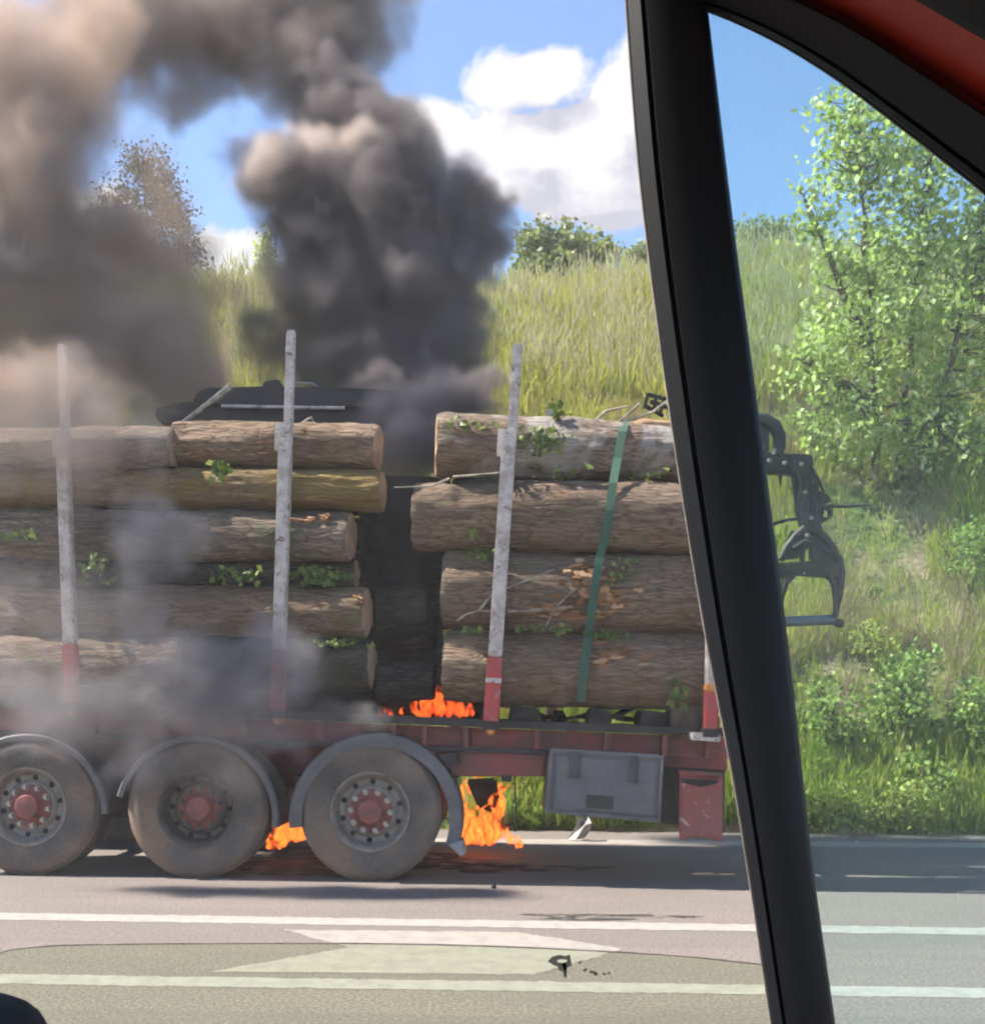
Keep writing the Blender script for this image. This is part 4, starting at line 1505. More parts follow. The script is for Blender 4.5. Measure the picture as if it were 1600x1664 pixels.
def cprism(name, pix, depth, mat=None, o=0.0, parent=None, bevel=0.012):
    return MB().prism([cp(x, y, o) for x, y in pix], (0, depth, 0)).build(name, mat or M['black_steel'], parent or crane, bevel=bevel)


cprism('main_boom', [(318, 640), (330, 630), (420, 627), (560, 629), (640, 634), (700, 662), (722, 690), (700, 700), (640, 662), (340, 658), (312, 652)], 0.24)
cprism('outer_boom', [(252, 662), (300, 652), (620, 664), (628, 692), (300, 690), (252, 680)], 0.20, o=0.03)
cprism('boom_joint', [(425, 630), (428, 619), (450, 615), (456, 620), (456, 632)], 0.20, o=0.02)
MB().tube([cp(360, 660, -.03), cp(560, 663, -.03)], 0.016, 10).build('cylinder_rod', M['galv'], crane, smooth=True)
MB().tube([cp(475, 625, .05), cp(490, 622, .05), cp(510, 623, .05), cp(516, 629, .05)], 0.012, 8).build('hose', M['white_plastic'], crane, smooth=True)
cprism('extension_boom', [(700, 680), (730, 680), (820, 688), (1000, 693), (1250, 690), (1250, 735), (1000, 712), (820, 704), (720, 700)], 0.16, o=0.05)
cprism('valve_post', [(890, 690), (890, 674), (903, 672), (904, 692)], 0.06, o=0.0)
# the guard cage seen just left of the pillar
for a, b_ in (((1052, 640), (1047, 663)), ((1066, 642), (1062, 668)), ((1052, 641), (1094, 652)), ((1049, 660), (1078, 676)), ((1056, 652), (1090, 664)), ((1080, 648), (1072, 672))):
    MB().bar(cp(*a), cp(*b_), 0.035, 0.03).build('guard_bar', M['black_steel'], crane, bevel=0.004)
# boom tip, link and rotator
M['grapple'] = worn('worn_grapple_steel', (0.016, 0.014, 0.013), (0.075, 0.052, 0.038), 0.55, metal=0.2, amount=0.8, scale=11.0)
M['hose'] = worn('black_hose_rubber', (0.010, 0.010, 0.010), (0.03, 0.028, 0.026), 0.45, amount=0.5, scale=30.0)


def crod(name, pts, r, mat=None, n=8, o=0.0):
    return MB().tube([cp(x, y, o) for x, y in pts], r, n).build(name, mat or M['black_steel'], crane, smooth=True)


crod('knuckle_arm', [(1226, 682), (1243, 682), (1258, 692), (1266, 708), (1266, 726), (1260, 742)], [0.055, 0.06, 0.062, 0.06, 0.055, 0.05], None, 12, 0.05)
cprism('boom_tip', [(1222, 736), (1262, 733), (1290, 738), (1315, 742), (1319, 752), (1316, 768), (1296, 772), (1270, 768), (1222, 768)], 0.12, None, 0.02, bevel=0.02)
cprism('tip_plate', [(1286, 736), (1320, 739), (1322, 757), (1312, 775), (1290, 770)], 0.03, None, -0.03, bevel=0.008)
cprism('spike', [(1264, 766), (1272, 766), (1269, 792)], 0.03, None, 0.02, bevel=0.003)
for (x_, y_) in ((1250, 748), (1275, 752), (1302, 754), (1308, 800), (1318, 842), (1312, 870)):
    MB().lathe([(0.001, -.012), (0.016, -.012), (0.018, 0.0), (0.018, 0.02)], 12).build('pin', M['galv'], crane, smooth=True, loc=cp(x_, y_, -.035))
crod('link_arm', [(1296, 762), (1302, 790), (1306, 820), (1312, 850)], [0.05, 0.045, 0.05, 0.055], None, 10, 0.04)
crod('link_arm', [(1308, 768), (1318, 795), (1326, 822), (1322, 848)], [0.035, 0.03, 0.04, 0.045], None, 10, 0.10)
cprism('lug', [(1314, 784), (1331, 786), (1326, 795), (1345, 803), (1351, 814), (1330, 822), (1312, 812)], 0.05, None, 0.03, bevel=0.006)
MB().lathe([(0.040, 0), (0.066, 0.0), (0.066, 0.07), (0.040, 0.07)], 24, closed=True).build('ring', M['black_steel'], crane, smooth=True, loc=cp(1341, 833, -.01))
crod('broken_rod', [(1345, 822), (1372, 823), (1392, 822), (1421, 820)], [0.018, 0.014, 0.012, 0.008], None, 8)
crod('hose', [(1232, 856), (1258, 851), (1280, 845), (1304, 842)], 0.015, M['hose'], 8, 0.05)
crod('hose', [(1270, 742), (1284, 760), (1289, 790), (1293, 820), (1306, 846)], 0.012, M['hose'], 8, -.03)
crod('hose', [(1316, 756), (1330, 778), (1338, 800), (1333, 826), (1322, 852)], 0.012, M['hose'], 8, -.04)
crod('hose', [(1300, 770), (1312, 790), (1322, 806), (1330, 840), (1336, 872)], 0.010, M['hose'], 8, -.05)
crod('rotator', [(1314, 836), (1316, 850), (1318, 866)], [0.09, 0.10, 0.075], None, 16, 0.06)
crod('grapple_arm', [(1308, 858), (1292, 872), (1278, 890), (1268, 910)], [0.04, 0.038, 0.035, 0.035], M['grapple'], 10, 0.02)
crod('grapple_arm', [(1322, 858), (1340, 874), (1354, 892), (1362, 912)], [0.04, 0.038, 0.035, 0.035], M['grapple'], 10, 0.02)
crod('grapple_cylinder', [(1288, 892), (1306, 880), (1326, 884), (1350, 900)], 0.022, M['black_steel'], 10, -.02)
cprism('cylinder_block', [(1318, 882), (1344, 884), (1345, 910), (1318, 910)], 0.10, M['grapple'], 0.0, bevel=0.015)
crod('grapple_post', [(1306, 866), (1305, 890), (1303, 912)], 0.022, M['grapple'], 8, 0.0)
cprism('grapple_frame', [(1238, 916), (1300, 912), (1364, 908), (1369, 924), (1362, 944), (1346, 937), (1300, 933), (1276, 938), (1240, 950)], 0.14, M['grapple'], 0.02, bevel=0.018)
cprism('frame_lip', [(1262, 918), (1352, 914), (1352, 921), (1262, 925)], 0.03, M['grapple'], -.012, bevel=0.006)
cprism('side_plate', [(1292, 776), (1314, 778), (1330, 800), (1340, 846), (1326, 862), (1300, 856), (1292, 830)], 0.05, None, 0.12, bevel=0.012)
cprism('head_plate', [(1286, 862), (1340, 864), (1356, 896), (1362, 912), (1322, 910), (1314, 890), (1296, 908), (1270, 910), (1276, 884)], 0.03, M['grapple'], 0.12, bevel=0.008)
for k in range(6):
    crod('hose', [(1288 + 6 * k, 748 + 3 * k), (1300 + 7 * k, 784 + 2 * k), (1296 + 9 * k, 815), (1302 + 5 * k, 850 + 4 * k)], 0.011, M['hose'], 7, -.06 + .03 * k)
crod('grapple_tine', [(1362, 904), (1366, 930), (1363, 965), (1357, 1004)], [0.036, 0.040, 0.034, 0.022], M['grapple'], 10, 0.06)
crod('grapple_tine', [(1346, 934), (1354, 950), (1357, 980), (1356, 1004)], [0.03, 0.024, 0.02, 0.018], M['grapple'], 8, 0.02)
crod('grapple_tine', [(1286, 934), (1276, 946), (1269, 968), (1264, 1004)], [0.04, 0.036, 0.032, 0.026], M['grapple'], 10, 0.04)
M['blue_steel'] = worn('worn_blue_steel', (0.10, 0.15, 0.20), (0.14, 0.12, 0.10), 0.45, metal=0.4, amount=0.7, scale=8.0)
MB().tube([cp(1180, 1014, .06), cp(1354, 1007, .06)], 0.045, 14).build('grapple_bar', M['blue_steel'], crane, smooth=True)
MB().tube([cp(1352, 1008, .06), cp(1360, 1012, .06), cp(1369, 1014, .06)], [0.03, 0.04, 0.035], 10).build('bar_end', M['grapple'], crane, smooth=True)

# ------------------------------------------------------------------ scrap on the verge
q = random.Random(9)
pp = [(920, 1366), (934, 1346), (940, 1330), (956, 1328), (961, 1338), (957, 1352), (948, 1362), (936, 1364)]
gd = G(940, 1366).y
mb = MB()
cen_ = P(942, 1347, gd - 0.03)
ring = [P(x, y, gd + q.uniform(-.08, .08)) for x, y in pp]
mb.add(ring + [cen_, P(950, 1342, gd - .10)], [(i, (i + 1) % 8, 8 if i < 3 or i > 6 else 9) for i in range(8)] + [(3, 8, 9), (7, 9, 8)])
o = mb.build('crumpled_sheet', M['white_plastic'], None)
o.modifiers.new('thick', 'SOLIDIFY').thickness = 0.004
tag(o, 'crumpled white plastic sheet lying on the road below the toolbox', 'scrap')
for i, (px, py, s) in enumerate([(802, 1444, .02), (1500, 1398, .012), (1290, 1420, .02)]):
    c = G(px, py)
    o = MB().lathe([(0.001, -s), (s * .8, -s * .5), (s, 0), (s * .6, s * .6), (0.001, s)], 7).build('pebble', M['charred'] if i == 0 else M['white_plastic'], None, loc=c + Vector((0, 0, s * .6)))
    tag(o, ['small black lump on the road right of the rear wheel', 'tiny pale pebble on the road at far right', 'small pale pebble on the road just right of the pillar'][i], 'pebble')

# ------------------------------------------------------------------ flames
def mat_flame(name, deep, mid, hot, strength):
    m, nt, out = newmat(name)
    v = coords(nt, (1, 0.12, 0.5))
    n1 = tnoise(nt, v, 15, 4, 0.6, 1.0)
    n2 = tnoise(nt, v, 30, 3, 0.6, 0.4)
    lw = N(nt, 'ShaderNodeLayerWeight')
    lw.inputs[0].default_value = 0.5
    core = mth(nt, 'SUBTRACT', 1.0, lw.outputs['Facing'])
    k = mth(nt, 'ADD', mth(nt, 'MULTIPLY', n1, 0.75), mth(nt, 'MULTIPLY', n2, 0.35))
    heat = mth(nt, 'ADD', mth(nt, 'MULTIPLY', mth(nt, 'SUBTRACT', k, 0.56), 2.4), mth(nt, 'MULTIPLY', core, 0.75))
    col = ramp(nt, heat, [(0.12, deep), (0.42, mid), (0.80, hot)])
    e = N(nt, 'ShaderNodeEmission')
    e.inputs[1].default_value = strength
    nt.links.new(col, e.inputs[0])
    tr = N(nt, 'ShaderNodeBsdfTransparent')
    ad = N(nt, 'ShaderNodeAddShader')
    a = mth(nt, 'MULTIPLY', ramp(nt, core, [(0.05, 0), (0.7, 1.0)]), ramp(nt, k, [(0.47, 0.0), (0.57, 1)]))
    nt.links.new(mixc(nt, a, (1.0, 1.0, 1.0), (0.62, 0.52, 0.48)), tr.inputs[0])      # soot in the flame
    nt.links.new(mth(nt, 'MULTIPLY', a, strength), e.inputs[1])
    nt.links.new(tr.outputs[0], ad.inputs[0])
    nt.links.new(e.outputs[0], ad.inputs[1])
    nt.links.new(ad.outputs[0], out.inputs[0])
    return m


M['flame'] = mat_flame('flame', (0.40, 0.010, 0.001), (1.0, 0.070, 0.003), (1.0, 0.34, 0.05), 0.30)
M['flame_red'] = mat_flame('red_flame', (0.3, 0.006, 0.002), (0.95, 0.030, 0.004), (1.0, 0.22, 0.025), 0.24)


def fire(name, spots, mat, label, seed, d):
    """spots: (px, base py, top py, half width px, how many tongues)"""
    q = random.Random(seed)
    mb = MB()
    for (px, y0, y1, hw, n) in spots:
        for _ in range(int(n * 1.2)):
            x = px + q.uniform(-1, 1) * hw
            dd = d + q.uniform(-.25, .25)
            base = P(x, y0 + q.uniform(-4, 4), dd)
            H = (y0 - y1) / F * dd * q.uniform(0.35, 1.0)
            r = H * q.uniform(0.07, 0.17) + 0.008
            ph, ph2 = q.uniform(0, 6.28), q.uniform(0, 6.28)
            m = 11
            pts, rad = [], []
            for i in range(m):
                t = i / (m - 1)
                sway = t * H * 0.22
                pts.append(base + Vector((sway * math.sin(ph + t * 5) + t * H * q.uniform(-.05, .12), sway * math.cos(ph2 + t * 4), t * H)))
                rad.append(max(0.002, r * (math.sin(math.pi * (t ** 0.6)) * 0.9 + 0.25 * (1 - t)) * (1 + 0.25 * math.sin(ph + 9 * t))))
            mb.tube(pts, rad, 9)
    o = mb.build(name, mat, None, smooth=True)
    return tag(o, label, 'flame', 'flames under and on the trailer')


fire('flame', [(775, 1372, 1300, 26, 26), (800, 1366, 1320, 26, 14), (838, 1376, 1352, 10, 7), (750, 1372, 1320, 10, 10), (745, 1300, 1262, 8, 6), (768, 1290, 1258, 10, 6), (808, 1330, 1262, 6, 9)], M['flame'],
     'bright orange flames on the road right of the rear wheel', 1, 9.6)
fire('flame', [(470, 1366, 1300, 22, 20), (448, 1378, 1340, 14, 8), (485, 1362, 1330, 10, 8)], M['flame'],
     'orange flames between the middle and rear wheels', 2, 9.0)
fire('flame', [(715, 1164, 1128, 44, 30), (710, 1160, 1110, 12, 8), (755, 1162, 1138, 16, 10), (690, 1163, 1140, 16, 10)], M['flame_red'],
     'red flames on the trailer bed in the gap between the stacks', 3, 8.75)
fire('flame', [(575, 1352, 1330, 10, 5), (560, 1322, 1300, 6, 3)], M['flame'], 'small flames glimpsed behind the rear wheel', 4, 8.6)
fire('flame', [(628, 1162, 1146, 26, 10)], M['flame_red'], 'faint red glow of flames on the bed under the left stack', 5, 8.9)
# ------------------------------------------------------------------ smoke
def smoke(name, blobs, vox, density, albedo, label, warp=(0.45, 1.2), fine=(3.2, 1.5), erode=1.1, aniso=0.0, seed=0.0, sharp=1.0):
    """blobs: (px, py, depth m, rx px, ry px, rd m, weight) -> one soft turbulent volume in the place"""
    bl = []
    lo, hi = Vector((1e9,) * 3), Vector((-1e9,) * 3)
    for px, py, d, rx, ry, rd, w in blobs:
        c = P(px, py, d)
        r = Vector((rx * d / F, rd, ry * d / F))
        bl.append((c, r, w))
        for i in range(3):
            lo[i] = min(lo[i], c[i] - r[i] - warp[0] * .5)
            hi[i] = max(hi[i], c[i] + r[i] + warp[0] * .5)
    lo.z = max(lo.z, 0.0)
    res = [max(8, int((hi[i] - lo[i]) / vox)) for i in range(3)]
    m, nt, out = newmat(name)
    pv = N(nt, 'ShaderNodeVolumePrincipled')
    pv.inputs['Color'].default_value = (*albedo, 1)
    pv.inputs['Density'].default_value = density
    pv.inputs['Anisotropy'].default_value = aniso
    nt.links.new(pv.outputs[0], out.inputs['Volume'])
    vol = bpy.data.volumes.new(name)
    o = bpy.data.objects.new(name, vol)
    C.objects.link(o)
    ng = bpy.data.node_groups.new(name, 'GeometryNodeTree')
    ng.interface.new_socket('Geometry', in_out='INPUT', socket_type='NodeSocketGeometry')
    ng.interface.new_socket('Geometry', in_out='OUTPUT', socket_type='NodeSocketGeometry')
    ng.nodes.new('NodeGroupInput')
    go = ng.nodes.new('NodeGroupOutput')
    L = ng.links.new

    def vm(op, a, b=None):
        n = ng.nodes.new('ShaderNodeVectorMath')
        n.operation = op
        for i, v in enumerate((a, b)):
            if v is None:
                continue
            if isinstance(v, (tuple, Vector)):
                n.inputs[i].default_value = v
            else:
                L(v, n.inputs[i])
        return n.outputs['Value'] if op == 'LENGTH' else n.outputs[0]
    pos = ng.nodes.new('GeometryNodeInputPosition').outputs[0]
    pos2 = vm('ADD', pos, (seed, seed * .7, seed * 1.3))
    nz = N(ng, 'ShaderNodeTexNoise', i_Scale=warp[1], i_Detail=4.0, i_Roughness=0.6)
    L(pos2, nz.inputs['Vector'])
    wv = vm('MULTIPLY', vm('SUBTRACT', nz.outputs['Color'], (0.5, 0.5, 0.5)), (warp[0] * 3,) * 3)
    pw = vm('ADD', pos, wv)
    tot = None
    for c, r, w in bl:
        ln = vm('LENGTH', vm('MULTIPLY', vm('SUBTRACT', pw, c), (1 / r.x, 1 / r.y, 1 / r.z)))
        mr = N(ng, 'ShaderNodeMapRange', interpolation_type='SMOOTHSTEP')
        mr.inputs['From Min'].default_value = 1.0
        mr.inputs['From Max'].default_value = 0.25
        mr.inputs['To Min'].default_value = 0.0
        mr.inputs['To Max'].default_value = w
        L(ln, mr.inputs['Value'])
        tot = mr.outputs[0] if tot is None else mth(ng, 'MAXIMUM', tot, mr.outputs[0])
    fn = tnoise(ng, pos2, fine[0], 6, 0.62, 0.3)
    # billows eat into the rim of the cloud, less into its core
    er = mth(ng, 'MULTIPLY', mth(ng, 'SUBTRACT', fn, 0.42), erode * 2.0)
    dens = mth(ng, 'MULTIPLY', mth(ng, 'ADD', tot, mth(ng, 'MULTIPLY', er, mth(ng, 'MINIMUM', mth(ng, 'MULTIPLY', tot, 2.5), 1.0))), sharp)
    dens = mth(ng, 'MINIMUM', mth(ng, 'MAXIMUM', mth(ng, 'SUBTRACT', dens, 0.06), 0.0), 1.2)
    vc = ng.nodes.new('GeometryNodeVolumeCube')
    L(dens, vc.inputs['Density'])
    vc.inputs['Min'].default_value = lo
    vc.inputs['Max'].default_value = hi
    for i, k in enumerate('XYZ'):
        vc.inputs['Resolution ' + k].default_value = res[i]
    sm_ = ng.nodes.new('GeometryNodeSetMaterial')
    sm_.inputs['Material'].default_value = m
    L(vc.outputs[0], sm_.inputs[0])
    L(sm_.outputs[0], go.inputs[0])
    vol.materials.append(m)
    o.modifiers.new('plume', 'NODES').node_group = ng
    tag(o, label, 'smoke', kind='stuff')
    print('smoke', name, res)
    return o


smoke('black_smoke', [
    (735, 645, 9.4, 110, 50, .35, 1.2), (640, 640, 9.6, 140, 60, .4, 1.2),  (700, 690, 9.6, 60, 60, .35, 1.0), (690, 630, 9.8, 110, 60, .5, 1.1), (620, 580, 10.0, 200, 90, .7, 1.2), (615, 500, 10.1, 215, 120, .8, 1.3), (700, 560, 10.0, 130, 90, .7, 1.2), (480, 540, 10.2, 110, 100, .5, .55),
    (560, 430, 10.2, 150, 120, .8, 1.2), (650, 420, 10.2, 150, 120, .8, 1.2), (600, 340, 10.2, 190, 100, .9, 1.2), (720, 340, 10.3, 110, 80, .7, 0.9),
    (480, 300, 10.1, 110, 70, .6, 0.8), (620, 260, 10.2, 130, 80, .7, 1.0), (700, 480, 10.2, 110, 110, .7, 1.0), (770, 400, 10.3, 80, 70, .5, 0.5),
    (570, 190, 10.3, 100, 90, .6, 0.8)],
    0.030, 6.5, (0.28, 0.245, 0.25), 'dense black smoke column rising from the gap behind the stakes', warp=(0.44, 1.5), fine=(5.0, 1.5), erode=1.5, seed=2.0, sharp=1.5)
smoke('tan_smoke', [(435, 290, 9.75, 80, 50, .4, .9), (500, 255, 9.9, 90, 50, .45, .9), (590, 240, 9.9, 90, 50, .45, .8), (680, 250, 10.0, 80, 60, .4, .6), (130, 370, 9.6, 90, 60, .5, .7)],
    0.030, 3.4, (0.80, 0.67, 0.60), 'tan billows, coloured pale as if sunlit, on the upper left edge of the black smoke', warp=(0.3, 1.8), fine=(4.6, 1.5), erode=1.2, seed=5.0, sharp=1.3)  # higher albedo puts the sunlight on this edge into the smoke colour
smoke('dark_smoke', [
    (520, 110, 10.8, 150, 130, .8, 1.1), (380, 60, 10.9, 210, 130, .9, 1.1), (480, -40, 10.9, 250, 120, .9, 1.2), (250, 20, 11.0, 190, 110, .9, 0.9), (300, 130, 10.9, 130, 70, .6, 0.8), (560, 60, 10.8, 110, 150, .8, 1.0), (160, 60, 11.0, 150, 150, .8, .8)],
    0.042, 4.2, (0.44, 0.36, 0.325), 'dark brown smoke cloud drifting across the top of the view', warp=(0.5, 1.2), fine=(4.0, 1.5), erode=1.2, seed=9.0)
smoke('brown_smoke', [
    (40, 130, 9.4, 150, 210, .9, 0.9), (20, 330, 9.3, 150, 190, .9, 1.0), (100, 470, 9.5, 190, 130, .9, 1.0), (250, 510, 9.8, 180, 130, .8, 1.0), (200, 430, 9.9, 150, 110, .8, .9), (70, 620, 9.4, 230, 140, .8, 0.9),
    (270, 610, 9.8, 130, 100, .6, 0.8), (150, 560, 9.4, 260, 150, .8, .9), (30, 250, 9.4, 170, 300, .9, .7), (-120, 400, 9.3, 200, 400, .9, 1.0), (230, 350, 10.2, 190, 150, .6, 0.20), (250, 640, 9.6, 190, 90, .5, .8), (40, 690, 7.75, 230, 110, .35, .5), (150, 60, 9.8, 120, 120, .7, 0.6)],
    0.042, 4.0, (0.62, 0.475, 0.385), 'sunlit brown smoke filling the left side behind the front stake', warp=(0.55, 1.1), fine=(3.6, 1.5), erode=1.2, seed=17.0)
smoke('grey_smoke', [
    (330, 1120, 7.55, 190, 95, .3, 1.2), (430, 1090, 7.6, 110, 110, .28, 1.1), (150, 1150, 7.6, 240, 80, .3, 1.1), (400, 1180, 7.65, 150, 70, .25, 1.0), (250, 1000, 7.6, 60, 120, .22, 0.7), (240, 860, 7.65, 90, 120, .25, 0.7), (300, 880, 7.65, 60, 70, .2, .5),
    (110, 1180, 7.6, 170, 60, .25, 0.9), (230, 1220, 7.6, 90, 70, .22, 0.8), (20, 1130, 7.6, 130, 60, .25, 0.7), (160, 690, 7.75, 170, 80, .3, 0.25), (60, 640, 7.75, 160, 80, .3, .2), (560, 1170, 7.7, 90, 35, .2, .6), (360, 1250, 7.7, 110, 70, .18, 0.4),
    (60, 700, 7.6, 330, 200, .5, .16), (100, 1050, 7.6, 380, 260, .45, .15), (330, 1120, 7.6, 300, 140, .4, .26)],
    0.030, 3.6, (0.46, 0.43, 0.43), 'thin grey smoke drifting in front of the logs and wheels', warp=(0.24, 1.9), fine=(5.0, 1.5), erode=1.15, seed=25.0)
smoke('blue_smoke', [
    (665, 760, 9.0, 90, 130, .3, 1.4), (690, 690, 9.3, 110, 80, .4, 1.5), (655, 690, 9.1, 100, 80, .35, 1.5), (665, 710, 8.8, 60, 90, .2, 1.2), (655, 860, 8.8, 60, 110, .16, .6), (640, 650, 9.0, 90, 45, .3, 0.5), (760, 655, 9.3, 90, 40, .3, 0.6)],
    0.03, 6.5, (0.12, 0.115, 0.14), 'dark bluish smoke curling out of the gap above the flames', warp=(0.22, 2.0), fine=(4.5, 1.5), erode=0.9, seed=31.0)


# ------------------------------------------------------------------ thin smoky air over the whole place
m, nt, out = newmat('haze')
pv = N(nt, 'ShaderNodeVolumePrincipled')
pv.inputs['Color'].default_value = (0.93, 0.92, 0.90, 1)
pv.inputs['Density'].default_value = 0.0023
nt.links.new(pv.outputs[0], out.inputs['Volume'])
hz = MB().box((-1300, -1300, -1.4), (1300, 1300, 19.0)).build('haze', m, None)
tag(hz, 'thin smoky haze filling the air', kind='stuff')


# ------------------------------------------------------------------ the car we look out of
m, nt, out = newmat('smooth_black_pillar')
principled(nt, out, (0.0055, 0.0072, 0.0105), 0.5, spec=0.25)
M['pillar'] = m
M['car_black'] = worn('black_door_plastic', (0.0055, 0.0068, 0.0088), (0.007, 0.008, 0.010), 0.6, amount=0.4, scale=9.0, fine=600, spec=0.22)
M['rubber'] = worn('black_window_rubber', (0.010, 0.010, 0.010), (0.03, 0.028, 0.026), 0.7, amount=0.6, scale=30.0, spec=0.3)
M['seal_edge'] = worn('dusty_seal_edge', (0.22, 0.19, 0.17), (0.09, 0.08, 0.075), 0.7, amount=0.8, scale=40.0)
M['car_red'] = worn('red_car_paint', (0.30, 0.028, 0.014), (0.20, 0.02, 0.012), 0.35, amount=0.4, scale=6.0)
M['lining'] = worn('dark_roof_lining', (0.010, 0.013, 0.014), (0.016, 0.018, 0.019), 0.9, amount=0.5, scale=40.0)


def mat_glass(name, tint, veil, dirt):
    m, nt, out = newmat(name)
    v = coords(nt)
    t = N(nt, 'ShaderNodeBsdfTransparent')
    t.inputs[0].default_value = (*tint, 1)
    gl = N(nt, 'ShaderNodeBsdfGlossy', i_Roughness=0.02)
    df = N(nt, 'ShaderNodeBsdfDiffuse')
    df.inputs[0].default_value = (0.75, 0.75, 0.70, 1)
    tl = N(nt, 'ShaderNodeBsdfTranslucent')
    tl.inputs[0].default_value = (0.75, 0.76, 0.68, 1)
    dm = N(nt, 'ShaderNodeMixShader')
    dm.inputs[0].default_value = 0.6
    nt.links.new(df.outputs[0], dm.inputs[1])
    nt.links.new(tl.outputs[0], dm.inputs[2])
    # pale veil mixed in to make the view hazy, and dust specks
    film = ramp(nt, tnoise(nt, v, 8, 5, 0.6), [(0.3, veil * 0.6), (0.7, veil * 1.4)])
    vo = N(nt, 'ShaderNodeTexVoronoi', i_Scale=130.0)
    nt.links.new(v, vo.inputs['Vector'])
    pick = tnoise(nt, v, 60, 2, 0.5)
    sp = mth(nt, 'MULTIPLY', ramp(nt, vo.outputs['Distance'], [(0.05, 1), (0.10, 0)]), ramp(nt, pick, [(0.52, 0), (0.58, dirt)]))
    fac = mth(nt, 'MAXIMUM', film, sp)
    m1 = N(nt, 'ShaderNodeMixShader')
    nt.links.new(fac, m1.inputs[0])
    nt.links.new(t.outputs[0], m1.inputs[1])
    nt.links.new(dm.outputs[0], m1.inputs[2])
    fr = N(nt, 'ShaderNodeFresnel')
    fr.inputs[0].default_value = 1.35
    m2 = N(nt, 'ShaderNodeMixShader')
    nt.links.new(mth(nt, 'MULTIPLY', fr.outputs[0], 0.5), m2.inputs[0])
    nt.links.new(m1.outputs[0], m2.inputs[1])
    nt.links.new(gl.outputs[0], m2.inputs[2])
    nt.links.new(m2.outputs[0], out.inputs[0])
    return m


M['quarter_glass'] = mat_glass('quarter_glass', (0.74, 0.93, 0.93), 0.06, 0.7)
M['side_glass'] = mat_glass('side_glass', (0.75, 0.82, 0.70), 0.03, 0.15)
m, nt, out = newmat('smeared_glue')
principled(nt, out, (0.16, 0.15, 0.12), 0.7)
M['smear'] = m

KD = 0.62
car = empty('car', P(1250, 1664, KD), 'red car whose open side window, dark pillar and quarter glass frame the view', 'car')


def cpoly(pts, n=40):
    """smooth polyline through photo points (Catmull-Rom)"""
    ps = [Vector((x, y)) for x, y in pts]
    ps = [ps[0] * 2 - ps[1]] + ps + [ps[-1] * 2 - ps[-2]]
    outp = []
    segs = len(ps) - 3
    per = max(2, n // segs)
    for i in range(segs):
        p0, p1, p2, p3 = ps[i:i + 4]
        for k in range(per):
            t = k / per
            outp.append(0.5 * ((2 * p1) + (p2 - p0) * t + (2 * p0 - 5 * p1 + 4 * p2 - p3) * t * t + (3 * p1 - p0 - 3 * p2 + p3) * t ** 3))
    outp.append(ps[-2])
    return outp


def sweep(name, left, right, prof, mat, parent, smooth=True, bevel=0):
    """closed cross-section prof of (s across 0..1, depth) carried along two edges given in photo pixels"""
    mb = MB()
    vs, fs = [], []
    n = len(prof)
    for a, b in zip(left, right):
        for s, d in prof:
            q = a.lerp(b, s)
            vs.append(P(q.x, q.y, d))
    for i in range(len(left) - 1):
        for k in range(n):
            fs.append((i * n + k, i * n + (k + 1) % n, (i + 1) * n + (k + 1) % n, (i + 1) * n + k))
    fs.append(tuple(range(n)))
    fs.append(tuple(reversed(range((len(left) - 1) * n, len(left) * n))))
    mb.add(vs, fs)
    return mb.build(name, mat, parent, smooth=smooth)


pl = cpoly([(1000, -220), (1016, 0), (1040, 300), (1085, 650), (1140, 1000), (1196, 1300), (1252, 1664), (1300, 1980)], 56)
pr = cpoly([(1120, -220), (1150, 15), (1190, 350), (1235, 690), (1281, 1050), (1320, 1400), (1357, 1664), (1400, 1980)], 56)
pillar = sweep('window_pillar', pl, pr, [(0.012, KD + .012), (0.03, KD + .006), (0.18, KD + .002), (0.205, KD + .007), (0.225, KD + .007), (0.25, KD), (0.6, KD - .003), (0.93, KD), (0.985, KD + .004), (1.0, KD + .012), (0.99, KD + .035), (0.03, KD + .035)], M['pillar'], car)
pillar['label'] = 'black slanted pillar between the open window and the quarter glass'
par(sweep('pillar_seal', pl, pr, [(-0.012, KD + .016), (0.0, KD + .011), (0.020, KD + .011), (0.022, KD + .030), (-0.010, KD + .030)], M['seal_edge'], None), pillar)

ar = cpoly([(1060, -10), (1150, 18), (1250, 62), (1350, 122), (1450, 196), (1530, 258), (1610, 322), (1720, 420), (1800, 510)], 48)


def offs(line, k0, k1, ang=(0.62, -0.785)):
    return [p + Vector(ang) * (k0 + (k1 - k0) * i / (len(line) - 1)) for i, p in enumerate(line)]


b1 = offs(ar, 60, 122)
b2 = offs(ar, 130, 250)
b3 = offs(ar, 520, 700)
fr_ = sweep('window_frame', ar, b1, [(0.0, KD + .018), (0.05, KD + .006), (0.16, KD + .002), (0.20, KD + .006), (0.24, KD), (0.8, KD - .012), (0.97, KD - .014), (1.0, KD - .006), (1.0, KD + .04), (0.0, KD + .04)], M['pillar'], car)
fr_['label'] = 'black curved upper frame of the quarter glass'
par(sweep('frame_seal', ar, b1, [(-0.03, KD + .020), (0.0, KD + .012), (0.045, KD + .012), (0.045, KD + .034), (-0.03, KD + .034)], M['rubber'], None), fr_)
sweep('body_frame', b1, b2, [(0.0, KD - .004), (0.06, KD - .008), (0.1, KD + .002), (0.16, KD - .004), (0.5, KD - .030), (0.9, KD - .046), (1.0, KD - .05), (1.0, KD + .04), (0.0, KD + .04)], M['car_red'], car)['label'] = 'red painted body frame above the quarter glass'
